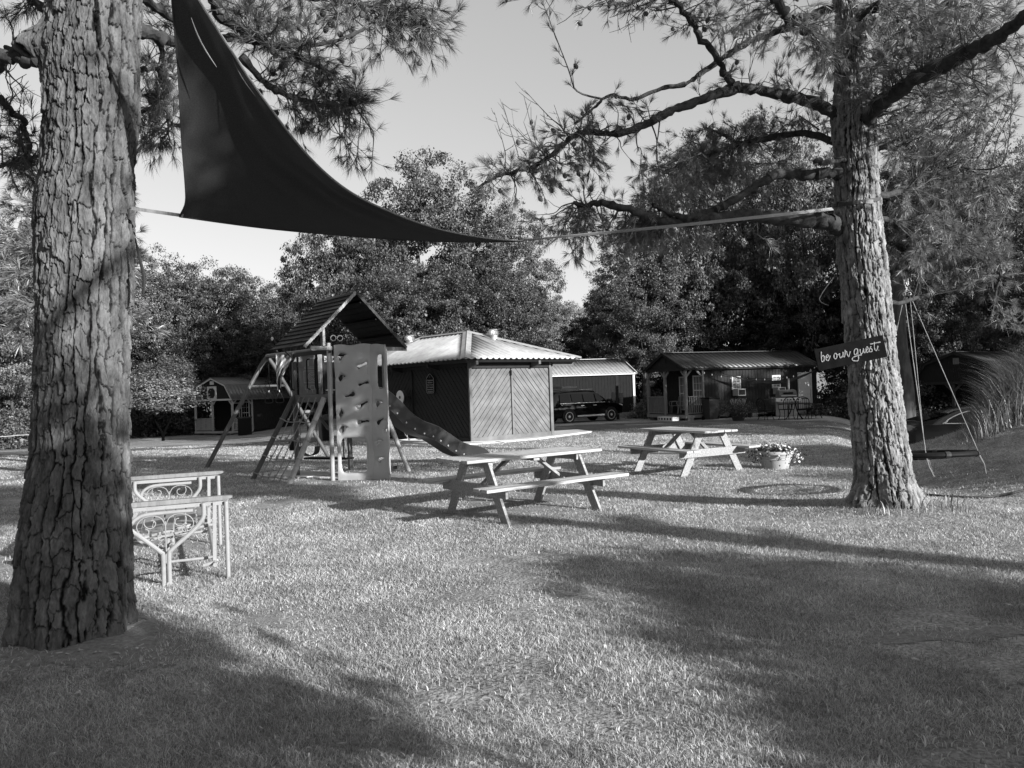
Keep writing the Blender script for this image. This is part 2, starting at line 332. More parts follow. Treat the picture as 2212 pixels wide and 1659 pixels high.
# litter near the left trunk: wood chips
g = random.Random(4); mb = MB()
for i in range(70):
    x = -2.75+g.gauss(0, .45)+.3; y = 4.65+g.gauss(0, .22); s = g.uniform(.006, .022)
    if math.hypot(x+2.85, y-5.1) > .42: mb.box((x, y, Hf(x, y)+.012), (s*1.6, s*.7, .004), g.uniform(0, 3), g.uniform(-.4, .4))
tag(mb.build('bark_chips', M['panelp']), 'pale bark chips scattered on bare soil by the thick left trunk', 'bark chips', kind='stuff')
mb = MB(); g = random.Random(14)
for i in range(420):
    y = 2.8*(5.0)**g.random(); x = g.uniform(-.72, .72)*y; s = g.uniform(.008, .02)*(1+y*.05); z = Hf(x, y)+g.uniform(.01, .035); a = g.uniform(0, 6.3); c_, s_ = math.cos(a)*s, math.sin(a)*s
    mb.add([(x-c_, y-s_, z), (x+s_*.5, y-c_*.5, z+g.uniform(-.01, .01)), (x+c_, y+s_, z+g.uniform(-.006, .012)), (x-s_*.5, y+c_*.5, z+.004)], [(0, 1, 2, 3)])
tag(mb.build('fallen_leaves', mat('dead_leaves', .12, .45, 3)), 'small dead leaves strewn over the lawn', 'fallen leaves', kind='stuff')
# ------------------------------------------------------------------ forest trees
def crown_mesh(seed, nclump, per, leaf, R=6.0, flat=.85, low=.5):
    g = np.random.default_rng(seed)
    d = g.normal(size=(nclump, 3)); d /= np.linalg.norm(d, axis=1)[:, None]
    az = np.arctan2(d[:, 1], d[:, 0]); lump = .62+.3*vn(az*1.6+20, d[:, 2]*2.2+9, seed)+.25*vn(az*4+9, d[:, 2]*5+9, seed+1)
    rr = (.35+.65*g.random(nclump)**.5)*lump
    c = d*rr[:, None]*R; c[:, 2] *= np.where(c[:, 2] < 0, low, flat)
    rc = g.uniform(.3, 1.0, nclump)
    k = np.repeat(np.arange(nclump), per); n = len(k)
    o = g.normal(size=(n, 3)); o /= np.linalg.norm(o, axis=1)[:, None]; o *= (g.random(n)**.5)[:, None]*rc[k][:, None]; o[:, 2] *= .55
    p = c[k]+o
    nr = p/np.linalg.norm(p, axis=1)[:, None]*.5+g.normal(size=(n, 3))*.75; nr[:, 2] += .35; nr /= np.linalg.norm(nr, axis=1)[:, None]
    t = np.cross(nr, g.normal(size=(n, 3))); t /= np.linalg.norm(t, axis=1)[:, None]; b = np.cross(nr, t)
    L_ = leaf*(g.uniform(.35, 1.0, n)+.9*(g.random(n) < .18)*g.random(n))[:, None]*1.15
    V = np.stack([p-t*L_*.5, p+b*L_*.32, p+t*L_*.5, p-b*L_*.32], 1).reshape(-1, 3)
    return V, np.arange(n)[:, None]*4+np.array([[0, 1, 2, 3]]), c
CROWNS = []
for i, (nc, per, leaf, flat, low) in enumerate(((560, 210, .135, 1.0, .8), (520, 210, .14, .85, .7), (600, 200, .13, 1.25, .9))):
    V, q, c = crown_mesh(100+i, nc, per, leaf, 6.0, flat, low); CROWNS.append((V, q, c))
V_, q_, c_ = crown_mesh(150, 240, 90, .13, 2.0, 1.0, .8); CROWNS.append((V_, q_, c_))
_cm = {}
def get_crown(k, mk):
    if (k, mk) not in _cm:
        o = npmesh('crown', CROWNS[k][0], [CROWNS[k][1]], M[mk]); _cm[(k, mk)] = o.data; bpy.data.objects.remove(o)
    return _cm[(k, mk)]
def tree(x, y, top, rad, k, mk, label, name='broadleaf_tree', cat='tree', group=None, cz=None, tr=.22, low=.16):
    z0 = Hf(x, y); root = thing(name, label, cat, (x, y, z0), 0, group); g = random.Random(int(x*31+y*17+k))
    fl = (1.0, .85, 1.25, 1.0)[k]; lw = (.8, .7, .9, .8)[k]; R0 = 6.0 if k < 3 else 2.0
    h = top-z0; sc = rad/R0/.95; sz = (min(1.9*sc, max(sc*.8, (.97-low)*h/(R0*.95*(fl+lw)))) if k < 3 else sc) if cz is None else cz*sc
    hc = h-R0*.95*fl*sz                       # crown centre height
    c = bpy.data.objects.new('crown', get_crown(k, mk)); COL.objects.link(c); c.parent = root
    c.location = (0, 0, hc); c.scale = (sc, sc, sz); c.rotation_euler = (0, 0, g.uniform(0, 6.28))
    mb = MB(); hc = max(hc, 1.5)
    mb.tube(crv([(0, 0, -.3), (g.uniform(-.2, .2), g.uniform(-.2, .2), hc*.5), (g.uniform(-.3, .3), g.uniform(-.3, .3), hc*1.15)], 5), [tr*1.3]*1+[tr*(1-.05*i) for i in range(10)], 8)
    for j in range(16 if k < 3 else 5):
        a = g.uniform(0, 6.28); zz = hc*g.uniform(.5, 1.0); l = rad*g.uniform(.5, .8)
        mb.tube(crv([(0, 0, zz), (math.cos(a)*l*.5, math.sin(a)*l*.5, zz+l*.35), (math.cos(a)*l, math.sin(a)*l, zz+l*.55)], 4), [tr*.4*(1-i*.09) for i in range(9)], 5)
    mb.build('trunk', M['trunkdark'], root, smooth=True)
    return root
def tp(u, Y): return P(u, 840-(u-CU)*.035, Y).x
GB = 'broadleaf trees of the wood behind the cabins'
def T(u, vtop, Y, rad, k, mk, label, **kw):
    p = P(u, vtop, Y); kw.setdefault('group', GB)
    return tree(p.x, Y, p.z+.2, rad, k, mk, label, **kw)
T(905, 338, 50, 6.2, 0, 'leafB', 'tall broad oak rising highest behind the chevron-board hut')
T(735, 475, 47, 4.0, 1, 'leafA', 'dense dark oak on the left flank of the tallest oak, above the playset roof')
T(1085, 430, 49, 3.8, 2, 'leafB', 'leafy oak on the right flank of the tallest oak, above the roof turbine')
T(880, 560, 43, 4.2, 1, 'leafA', 'low dark broadleaf tree just behind the playset gable')
T(1080, 560, 44, 3.4, 0, 'leafA', 'low dark broadleaf tree just behind the hut ridge')
T(1190, 640, 95, 5.5, 1, 'leafC', 'distant pale tree in the gap above the shed roof')
T(1130, 650, 90, 5, 0, 'leafC', 'distant pale tree showing left of the gap above the shed', )
T(345, 545, 64, 5.6, 0, 'leafB', 'rounded tree above the small barn cabin ridge, nearest the thick trunk')
T(455, 560, 66, 5.2, 1, 'leafA', 'dark rounded tree over the barn cabin gable')
T(560, 610, 68, 5.0, 0, 'leafB', 'tree above the swing frame left of the playset roof')
T(640, 605, 70, 4.6, 2, 'leafA', 'narrow tree just left of the playset roof ridge')
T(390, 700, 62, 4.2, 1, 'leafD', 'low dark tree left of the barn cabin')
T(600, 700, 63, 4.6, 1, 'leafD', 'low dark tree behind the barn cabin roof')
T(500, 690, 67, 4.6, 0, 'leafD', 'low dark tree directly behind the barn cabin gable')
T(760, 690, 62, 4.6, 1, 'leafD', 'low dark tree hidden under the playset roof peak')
T(15, 560, 46, 4.4, 2, 'leafC', 'pale leafy tree left of the thick trunk at the photo edge', tr=.1)
T(150, 600, 60, 5, 0, 'leafB', 'leafy tree mostly hidden behind the thick left trunk')
T(-60, 430, 52, 6, 0, 'leafB', 'large tree at the far left edge beyond the lawn')
T(30, 800, 50, 3.4, 1, 'leafD', 'low dark tree behind the white rope at the left edge')
T(290, 800, 60, 3.0, 1, 'leafD', 'low dark tree right behind the thick left trunk')
# right-hand wood
T(1335, 560, 52, 3.3, 0, 'leafB', 'tree left of the porch cabin ridge, beside the sky gap')
T(1380, 470, 50, 3.8, 2, 'leafB', 'tree above the left gable of the porch cabin')
T(1500, 300, 52, 4.8, 0, 'leafB', 'tall tree behind the pine boughs above the porch cabin')
T(1620, 240, 54, 5.0, 2, 'leafC', 'tallest tree of the right wood, left of the sign pine')
T(1730, 300, 50, 4.8, 1, 'leafB', 'tall tree just left of the sign pine trunk')
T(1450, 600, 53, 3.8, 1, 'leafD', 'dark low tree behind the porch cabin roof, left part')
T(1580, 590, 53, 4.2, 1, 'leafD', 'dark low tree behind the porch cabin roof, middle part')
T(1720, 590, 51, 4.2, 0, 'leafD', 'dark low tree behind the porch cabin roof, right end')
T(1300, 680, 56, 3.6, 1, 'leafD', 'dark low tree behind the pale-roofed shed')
T(1840, 640, 50, 3.6, 1, 'leafD', 'dark low tree behind the sign pine trunk')
T(1980, 330, 44, 4.2, 2, 'leafB', 'tall tree right of the sign pine above the rope swing')
T(2120, 260, 46, 4.4, 0, 'leafC', 'tall bright tree at the right edge above the dark barn')
T(2230, 330, 42, 4.4, 2, 'leafB', 'bright leafy tree cut by the right edge')
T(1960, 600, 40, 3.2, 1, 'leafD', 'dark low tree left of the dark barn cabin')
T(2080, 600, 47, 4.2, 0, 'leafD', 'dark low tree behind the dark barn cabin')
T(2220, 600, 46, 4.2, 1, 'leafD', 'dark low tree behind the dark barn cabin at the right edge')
# big trunk between the sign pine and dark barn
x = tp(1950, 30); root = thing('broadleaf_tree', 'thick dark trunk standing between the sign pine and the dark barn', 'tree', (x, 30, Hf(x, 30)), 0, GB)
MB().tube(crv([(0, 0, -.3), (.05, 0, 2), (-.1, 0, 4.5), (.1, 0, 9)], 6), [.42-.012*i for i in range(19)], 12).build('trunk', M['trunkdark'], root, smooth=True)
c = bpy.data.objects.new('crown', get_crown(1, 'leafD')); COL.objects.link(c); c.parent = root; c.location = (0, 0, 8.6); c.scale = (.5, .5, .5)
# understory shrubs
GS = 'shrubs along the foot of the wood'
for i, (u, vt, Y, rad, mk, lab) in enumerate((
  (20, 860, 47, 2.2, 'leafB', 'bushy shrub at the left edge under the pale tree'), (75, 880, 49, 1.8, 'leafD', 'dark shrub peeping out left of the thick trunk'),
  (310, 850, 58, 2.0, 'leafD', 'dark shrub right of the thick trunk, behind the forked tree'), (395, 860, 60, 2.2, 'leafD', 'dark shrub left of the barn cabin porch'),
  (690, 800, 64, 2.6, 'leafD', 'dark shrub behind the deck of the playset'), (1240, 770, 54, 2.4, 'leafD', 'dark shrub behind the pale-roofed shed'),
  (1400, 800, 53, 2.0, 'leafD', 'dark shrub between shed and porch cabin'), (1410, 860, 45, 1.4, 'leafB', 'sunlit shrub seen through the porch of the long cabin'),
  (1850, 800, 46, 2.4, 'leafD', 'dark shrub right of the long porch cabin'), (1835, 850, 39, 1.8, 'leafD', 'dark shrub just left of the sign pine'),
  (1985, 840, 39, 2.2, 'leafD', 'dark shrub left of the dark barn porch'), (1925, 880, 34, 1.5, 'leafD', 'dark shrub behind the sign pine trunk, right side'), (2030, 860, 44, 2.0, 'leafD', 'dark shrub seen through the dark barn porch'))):
    T(u, vt, Y, rad, 3, mk, lab, name='shrub', cat='shrub', group=GS, tr=.06)
# small forked tree left
x = tp(350, 51); root = thing('small_tree', 'small fork-trunked tree with feathery pale crown at the lawn edge', 'small tree', (x, 51, Hf(x, 51)))
c = bpy.data.objects.new('crown', get_crown(3, 'leafC')); COL.objects.link(c); c.parent = root; c.location = (-.1, 0, 3.1); c.scale = (1.3, 1.3, .8); c2_ = bpy.data.objects.new('crown', get_crown(3, 'leafB')); COL.objects.link(c2_); c2_.parent = root; c2_.location = (.5, .1, 4.3); c2_.scale = (.8, .8, .75); c2_.rotation_euler[2] = 2; c3_ = c2_.copy(); COL.objects.link(c3_); c3_.parent = root; c3_.location = (-.9, 0, 4.1); c3_.scale = (.6, .6, .6)
mb = MB()
for s in (-1, 1): mb.tube(crv([(0, 0, -.1), (s*.05, 0, .5), (s*.5, 0, 1.4), (s*.8, 0, 2.6)], 4), [.11-.006*i for i in range(13)], 7)
mb.build('trunk', M['bark'], root, smooth=True)
# ---- unseen trees and shrubs placed to cast shade or cut sky light (a: towards the sun, p: across)
def ap(a, p): return (a*SX - p*SY, a*SY + p*SX)
GO = 'trees beside and behind the viewer'
def shade(a, p, top, rad, k, lab, mk='leafB', **kw):
    x, y = ap(a, p); return tree(x, y, top, rad, k, mk, lab, group=GO, **kw)
rt_ = shade(6.2, 1.0, 6.1, 1.7, 3, 'leafy tree out of view behind the viewer, shading the thick trunk', 'leafA', cz=1.3)
q_ = Vector(ap(6.2, 4.3)+(6.95,))-Vector(rt_.location); c = bpy.data.objects.new('crown', get_crown(3, 'leafD')); COL.objects.link(c); c.parent = rt_; c.location = q_; c.scale = (.95, .95, .68)  # unseen side crown and its limb, added to keep sun off the sail
MB().tube(crv([(0, 0, 4.0), (q_.x*.3, q_.y*.3, 5.9), (q_.x*.7, q_.y*.7, 6.8), tuple(q_)], 4), [.07-.004*i for i in range(13)], 6).build('limb', M['trunkdark'], rt_)
for p, hh, rd, lab in ((3.7, 2.7, .95, 'nearest the viewer'), (4.7, 2.95, 1.25, 'second from the viewer'), (5.75, 3.6, 1.2, 'tallest'), (4.1, 2.2, 1.2, 'squat and set between the others')):  # unseen shrubs, heights shaped to cast the lower-right lawn shade
    shade(6.6, p, hh, rd, 3, 'dense shrub added out of view right of the viewer to shade the lawn, '+lab, 'leafD', name='shrub', cat='shrub'); 
shade(9.5, 4.6, 3.4, 1.7, 3, 'broad dense shrub out of view behind the others', 'leafD', name='shrub', cat='shrub', cz=.8)
shade(11.5, 7.5, 11, 1.3, 0, 'slender tree out of view whose trunk shadow crosses the lawn', tr=.26, low=.55)
shade(5.0, 13.3, 3.0, 1.8, 3, 'wide shrub out of view that shades the grassy bank', 'leafD', name='shrub', cat='shrub', cz=.8)
for a, p, hh, rd, lab in ((12, 15.9, 13, 1.1, 'shading the hut door'), (9, 24.2, 8.5, 2.4, 'shading the sedan'), (13, 26, 14, 3, 'near the gravel drive'), (12, 30.5, 16, 3.6, 'beyond the gravel drive'), (13, 35, 14.2, 3.0, 'shading the parked wagon'), (15, 39.5, 12.4, 2.5, 'shading the porch cabin'), (14, 46, 15, 3.6, 'farthest right of the porch cabin')):
    shade(a, p, hh, rd, 1, 'leafy tree out of view at the right, '+lab, low=.3)
for x, y, top, rad, lab in ((-17, 13, 16, 5, 'left of the thick pine'), (-16, 2, 15, 5, 'straight left of the viewer'), (-13, -9, 16, 5.5, 'behind the viewer on the left'), (-3, -14, 15, 5, 'straight behind the viewer'), (7, -19, 17, 5, 'behind the viewer on the right'), (-26, 24, 17, 5.5, 'far left beyond the lawn edge')):  # ring of unseen trees added to cut sky light on shaded ground
    tree(x, y, top, rad, 0, 'leafB', 'leafy tree added out of view to cut sky light, '+lab, group=GO)
tree(-3.5, -5.5, 15, 4.3, 0, 'leafB', 'spreading leafy tree added out of view to cut sky light, just behind the viewer', group=GO, low=.45)  # this crown and the next are added unseen to darken the sky fill
tree(-10, 4, 14, 3.6, 0, 'leafB', 'spreading leafy tree added out of view to cut sky light, beyond the thick pine on the left', group=GO, low=.4)
# ------------------------------------------------------------------ bark trunks
def bark_trunk(name, rows, Y, mat_, parent, NU, NV, seed, cw=.075, ch=.2, depth=.026, ztop=None, extra=None):
    """rows: (uL, uR, v) silhouette of the trunk at distance Y"""
    z = []; cx = []; R = []
    for uL, uR, v in rows:
        a = P(uL, v, Y); b = P(uR, v, Y); z.append((a.z+b.z)/2); cx.append((a.x+b.x)/2); th0 = math.atan2((a.x+b.x)/2, Y); R.append((b.x-a.x)/2*math.cos(th0)*1.0)
    o = np.argsort(z); z = np.array(z)[o]; cx = np.array(cx)[o]; R = np.array(R)[o]
    z0 = z[0]-.25; zt = ztop or z[-1]
    Z = np.linspace(z0, zt, NV); C = np.interp(Z, z, cx); RR = np.interp(Z, z, R)
    if zt > z[-1]:
        k = Z > z[-1]; RR[k] = R[-1]*np.clip(1-(Z[k]-z[-1])/(zt-z[-1])*.6, .1, 1)
    ker = np.ones(15)/15; C = np.convolve(np.pad(C, 7, 'edge'), ker, 'valid'); RR = np.convolve(np.pad(RR, 7, 'edge'), ker, 'valid')
    Rm = R.mean(); nc = max(8, int(round(2*np.pi*Rm/cw)))
    th = np.arange(NU)/NU*2*np.pi; TH, ZZ = np.meshgrid(th, Z)
    C1 = TH/(2*np.pi)*nc
    def n_(m, f, k): return vn(C1*m, ZZ*f, seed+k, int(nc*m))-.5
    S = C1+.9*n_(1, 2.6, 3)+.55*n_(2, 7, 4)+.26*n_(5, 24, 6)+.12*n_(12, 60, 16)
    ci = np.floor(S); fs_ = S-ci; cm_ = ci % nc
    T_ = ZZ/(ch*(.65+.8*_hash(cm_, ci*0+3, seed)))+7*_hash(cm_, ci*0+5, seed)+.35*n_(3, 9, 8)+.22*n_(7, 26, 9)+.10*n_(14, 60, 19)+.5*n_(1, 1.2, 18)
    ti = np.floor(T_); ft = T_-ti; hid = _hash(cm_, ti, seed+1); h2 = _hash(cm_, ti, seed+2)
    du = np.minimum(fs_, 1-fs_); dv = np.minimum(ft, 1-ft)*ch/cw
    join = np.where(fs_ < .5, _hash(cm_, ti, seed+30), _hash((ci+1) % nc, ti, seed+30))          # some neighbours grow together
    fwid = (.06+.20*(n_(2, 5, 11)+.5))*np.where(join < .28, .35, 1); vf = 1-ss(.01, .01+fwid, du)
    hw_ = .05+.14*(n_(3, 11, 12)+.5); hf = (1-ss(.0, hw_, dv))*(.35+.65*(h2 > .35))
    furrow = np.clip(np.maximum(vf*np.where(join < .28, .45, 1), hf*.7), 0, 1)
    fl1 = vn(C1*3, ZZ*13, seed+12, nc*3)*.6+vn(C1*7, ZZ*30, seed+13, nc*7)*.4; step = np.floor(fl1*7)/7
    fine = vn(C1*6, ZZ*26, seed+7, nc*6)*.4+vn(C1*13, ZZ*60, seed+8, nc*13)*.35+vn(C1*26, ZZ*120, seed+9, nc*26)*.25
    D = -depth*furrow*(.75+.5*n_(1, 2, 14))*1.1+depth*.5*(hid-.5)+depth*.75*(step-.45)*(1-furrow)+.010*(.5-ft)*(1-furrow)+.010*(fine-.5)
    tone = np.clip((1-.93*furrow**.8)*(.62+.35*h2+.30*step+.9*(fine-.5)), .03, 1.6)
    if extra: D = D + extra(TH, ZZ, C, RR)
    rr = RR[:, None]+D
    X = C[:, None]+rr*np.cos(TH); Yv = Y+rr*np.sin(TH)
    V = np.stack([X, Yv, ZZ], -1).reshape(-1, 3)-np.array(parent.location)
    i = np.arange(NV-1)[:, None]*NU; j = np.arange(NU)[None]; j2 = (j+1) % NU
    q = np.stack([i+j, i+j2, i+NU+j2, i+NU+j], -1).reshape(-1, 4)
    o = npmesh(name, V, [q], mat_, parent, smooth=True)
    at = o.data.attributes.new('tone', 'FLOAT', 'POINT'); at.data.foreach_set('value', tone.astype(np.float32).ravel()); return o
for mm in ('bark', 'bark2'):     # furrows hold darker old bark, deepened to paint in crease shade
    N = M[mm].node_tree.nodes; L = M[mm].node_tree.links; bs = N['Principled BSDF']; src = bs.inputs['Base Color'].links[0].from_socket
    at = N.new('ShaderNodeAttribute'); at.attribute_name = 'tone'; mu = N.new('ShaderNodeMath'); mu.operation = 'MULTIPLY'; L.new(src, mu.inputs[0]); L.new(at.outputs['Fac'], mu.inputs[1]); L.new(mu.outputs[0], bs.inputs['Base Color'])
# ------------------------------------------------------------------ needles
class Pine:
    def __init__(s, root, seed): s.root = root; s.o = Vector(root.location); s.g = np.random.default_rng(seed); s.limbs = MB(); s.twigs = MB(); s.lp = []; s.tp = []; s.td = []; s.ts = []; s.cones = []
    def limb(s, pts, r0_, r1_, n=10, nofol=False):
        """pts: (u, v, Y); radii in metres"""
        c = crv([P(*p) for p in pts], 6); m = len(c); g = s.g
        c = [q+Vector(g.normal(size=3)*r1_*.35) for q in c]
        R = [(r0_+(r1_-r0_)*i/(m-1))*(1+.12*g.normal()) for i in range(m)]
        s.limbs.tube([q-s.o for q in c], R, n)
        if not nofol: s.lp += c[2:]
        return c
    def tuft(s, p, d, sz=1.): s.tp.append(tuple(p)); s.td.append(tuple(d)); s.ts.append(sz)
    def branchlet(s, a, b, tufts=1., size=1., r=.011, sag=.1, step=.09, bare=False, cone=.06):
        g = s.g; a = Vector(a); b = Vector(b); L = (b-a).length
        if L < .05: return
        mid = a.lerp(b, .5)+Vector(g.normal(size=3))*L*.10+Vector((0, 0, sag*L)); pts = crv([a, a.lerp(mid, .6)+Vector(g.normal(size=3))*L*.04, mid, b], 4)
        m = len(pts); s.twigs.tube([q-s.o for q in pts], [r*(1-.72*i/(m-1)) for i in range(m)], 5, cap=False)
        cum = 0; nxt = L*.25
        for i in range(1, m):
            seg = (pts[i]-pts[i-1]); l = seg.length
            while cum+l > nxt:
                q = pts[i-1].lerp(pts[i], (nxt-cum)/l); t = seg.normalized()
                d = (t*.7+Vector(g.normal(size=3))*.75+Vector((0, 0, -.05))).normalized(); sl_ = g.uniform(.06, .26)
                e = q+d*sl_; mdl = q+d*sl_*.5+Vector((0, 0, -.015))
                s.twigs.tube([q-s.o, mdl-s.o, e-s.o], [r*.42, r*.33, r*.25], 3, cap=False)
                if not bare and g.random() < tufts: s.tuft(e, (d+Vector((0, 0, .12))).normalized(), size)
                if g.random() < cone: s.cones.append(e.copy())
                if bare and g.random() < .6:
                    d2 = (d+Vector(g.normal(size=3))*.8).normalized(); s.twigs.tube([mdl-s.o, mdl+d2*.1-s.o], [r*.3, r*.15], 3, cap=False)
                nxt += step*g.uniform(.6, 1.4)
            cum += l
        if not bare: s.tuft(b, (pts[-1]-pts[-2]).normalized(), size*1.1)
    def region(s, u, v, ru, rv, Y0, Y1, n, tufts=1., size=1., mx=1.6, sag=.08, bare=False, cone=.06, step=.12, drop=0):
        g = s.g
        for _ in range(n):
            while 1:
                a, b = g.uniform(-1, 1, 2)
                if a*a+b*b < 1: break
            e = P(u+a*ru, v+b*rv, g.uniform(Y0, Y1))
            cand = sorted(s.lp, key=lambda q: (q-e).length)[:12]; q = cand[int(g.integers(len(cand)))]
            L = (e-q).length
            if L > mx: q = e+(q-e)*(mx/L)+Vector(g.normal(size=3))*.08
            s.branchlet(q, e+Vector((0, 0, -drop)), tufts, size, r=.006+.006*min(L, 1.6), sag=sag, bare=bare, cone=cone, step=step)
    def finish(s, needle_mat, nn=34, ln=.135, wd=.0024, conemesh=None, limbmat='limb'):
        g = s.g; s.limbs.build('limb', M[limbmat], s.root, smooth=True); s.twigs.build('twigs', M['twig'], s.root, smooth=False)
        p = np.array(s.tp); d = np.array(s.td); sz = np.array(s.ts); n = len(p); k = np.repeat(np.arange(n), nn); N_ = len(k)
        w = g.normal(size=(N_, 3)); w /= np.linalg.norm(w, axis=1)[:, None]
        cone_ = g.uniform(.15, .95, N_)[:, None]; dd = d[k]+w*cone_; dd /= np.linalg.norm(dd, axis=1)[:, None]
        l = (ln*g.uniform(.6, 1.15, N_)*sz[k])[:, None]; back = g.uniform(0, .05, N_)[:, None]
        b0 = p[k]-d[k]*back*sz[k][:, None]; side = np.cross(dd, g.normal(size=(N_, 3))); side /= np.linalg.norm(side, axis=1)[:, None]
        mid = b0+dd*l*.55+w*.004; tip = b0+dd*l; tip[:, 2] -= l[:, 0]*.10
        ww = wd*sz[k][:, None]
        V = np.stack([b0-side*ww*.5, b0+side*ww*.5, mid+side*ww*.5, mid-side*ww*.5, tip], 1).reshape(-1, 3)-np.array(s.o)
        q = np.arange(N_)[:, None]*5
        npmesh('needles', V, [q+np.array([[0, 1, 2, 3]]), q+np.array([[3, 2, 4]])], needle_mat, s.root)
        if conemesh:
            for i, c in enumerate(s.cones[:90]):
                o = bpy.data.objects.new('cone', conemesh); COL.objects.link(o); o.parent = s.root; o.location = c-s.o+Vector((0, 0, -.02)); o.rotation_euler = (g.uniform(-.7, .7), g.uniform(-.7, .7), g.uniform(0, 6)); k_ = g.uniform(.8, 1.15); o.scale = (k_, k_, k_)
prof = [(.003, -.034)]+[(.027*math.sin(math.pi*min(1, (i+.8)/11))**.7*(1 if i % 2 else .78), -.032+i*.0064) for i in range(10)]+[(.003, .034)]
_c = MB().lathe(prof, n=9).build('cone', M['cone'], None); CONE = _c.data; bpy.data.objects.remove(_c)
# ================= right pine (the sign pine)
RY = 9.0
rc = P(1915, 1100, RY); rootR = thing('pine_tree', 'tall pine with the lettered board nailed to its sunlit fissured trunk', 'pine tree', (rc.x, RY, Hf(rc.x, RY)), 0)
rowsR = [(1830, 2002, 1122), (1846, 1985, 1097), (1848, 1972, 1040), (1844, 1967, 992), (1837, 1957, 930), (1834, 1953, 888), (1829, 1938, 784), (1820, 1927, 680), (1810, 1917, 576), (1800, 1903, 458), (1801, 1894, 344), (1795, 1892, 267), (1801, 1885, 191), (1808, 1870, 76), (1800, 1860, 0), (1798, 1850, -120)]
def exR(TH, Z, C, RR):
    ang = np.arctan2(np.sin(TH), np.cos(TH))
    fl = .065*np.exp(-np.clip(Z-.14, 0, 9)/.17)*(1+.9*np.cos(5*TH+1+.8*np.sin(2*TH)))
    z1 = P(1895, 652, RY).z; k = .02*np.exp(-(((ang+1.85)/.18)**2+((Z-z1)/.05)**2))
    return fl+k
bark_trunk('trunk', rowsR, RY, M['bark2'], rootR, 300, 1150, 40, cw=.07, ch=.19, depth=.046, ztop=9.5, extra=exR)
R = Pine(rootR, 11)
R.limb([(1850, 292, 9.0), (1875, 262, 8.8), (1898, 225, 8.6), (1933, 202, 8.3), (1975, 172, 8.0), (2032, 145, 7.7), (2089, 115, 7.4), (2147, 84, 7.1), (2212, 38, 6.8), (2300, -20, 6.5), (2480, -70, 6.2), (2700, -160, 5.9), (2950, -190, 5.7)], .10, .03, 14)
R.region(2600, -60, 330, 130, 5.6, 6.8, 40)
R.limb([(1835, 262, 9.0), (1814, 252, 9.0), (1765, 225, 9.0), (1707, 208, 9.0), (1654, 199, 9.0), (1593, 191, 8.9), (1535, 208, 8.8), (1490, 225, 8.8), (1440, 244, 8.7), (1398, 267, 8.7), (1348, 286, 8.6), (1302, 288, 8.6), (1264, 286, 8.5), (1233, 298, 8.5), (1199, 328, 8.5), (1161, 355, 8.4), (1119, 370, 8.4), (1073, 382, 8.4), (1035, 405, 8.3)], .075, .014, 12)
R.limb([(1820, 10, 9.0), (1760, 30, 9.2), (1707, 57, 9.3), (1631, 84, 9.4), (1566, 122, 9.4), (1516, 157, 9.4), (1478, 183, 9.4), (1428, 191, 9.4), (1371, 214, 9.4), (1317, 206, 9.3), (1287, 228, 9.2), (1245, 267, 9.1)], .05, .012)
R.limb([(1600, 196, 8.9), (1577, 175, 8.8), (1562, 153, 8.8), (1547, 118, 8.7), (1516, 84, 8.6), (1497, 50, 8.5), (1471, 19, 8.4), (1440, -11, 8.3), (1380, -60, 8.2)], .045, .028)
R.limb([(1832, 150, 9), (1807, 126, 8.8), (1776, 92, 8.6), (1730, 61, 8.4), (1704, 34, 8.2), (1673, -4, 8.0), (1630, -60, 7.8)], .06, .045)
R.limb([(1815, 376, 9), (1799, 374, 8.9), (1746, 376, 8.9), (1684, 376, 8.8), (1650, 393, 8.8), (1604, 420, 8.8), (1566, 443, 8.7), (1528, 458, 8.7), (1490, 470, 8.6), (1450, 462, 8.6), (1410, 440, 8.6)], .075, .024, 12)
R.limb([(1820, 500, 9), (1795, 481, 8.9), (1765, 477, 8.9), (1707, 474, 8.8), (1631, 466, 8.8), (1555, 470, 8.7), (1497, 477, 8.7), (1440, 481, 8.6), (1417, 474, 8.6), (1379, 458, 8.5), (1321, 443, 8.5), (1287, 439, 8.5), (1264, 445, 8.5), (1241, 439, 8.5)], .095, .022, 12)
R.limb([(1840, 50, 9), (1864, 34, 8.8), (1898, 11, 8.6), (1925, -20, 8.4)], .05, .04)
R.limb([(1862, 170, 9), (1880, 140, 9.2), (1910, 105, 9.3), (1955, 68, 9.4), (1995, 38, 9.5), (2036, 15, 9.6), (2090, -10, 9.7)], .065, .05)
R.limb([(1880, 425, 9), (1925, 418, 9.3), (1982, 405, 9.6), (2005, 378, 9.8), (2045, 362, 9.9), (2110, 370, 9.9), (2160, 400, 9.9)], .04, .015)
R.limb([(1885, 470, 9.1), (1930, 478, 9.6), (1980, 492, 10), (2040, 512, 10.2), (2110, 545, 10.3), (2160, 560, 10.3)], .045, .014)
R.limb([(1860, 320, 9), (1940, 320, 9.6), (2010, 345, 10.2), (2090, 360, 10.6)], .04, .012)
R.limb([(1905, 640, 9.1), (1940, 655, 9.6), (1990, 640, 10.2), (2060, 620, 10.8), (2130, 600, 11.2), (2212, 590, 11.5)], .03, .012)
R.limb([(2160, 560, 10.3), (2163, 590, 10.3), (2150, 640, 10.2), (2172, 690, 10.2), (2205, 700, 10.1)], .022, .010)
R.limb([(1822, 345, 8.9), (1790, 350, 8.7), (1760, 345, 8.6)], .035, .03, nofol=True)
R.limb([(1800, 600, 8.75), (1770, 645, 8.6), (1790, 660, 8.55)], .006, .004, nofol=True)
R.limb([(1815, 312, 9.1), (1740, 288, 9.4), (1650, 300, 9.6), (1560, 325, 9.7), (1490, 350, 9.7), (1430, 372, 9.6)], .05, .015)
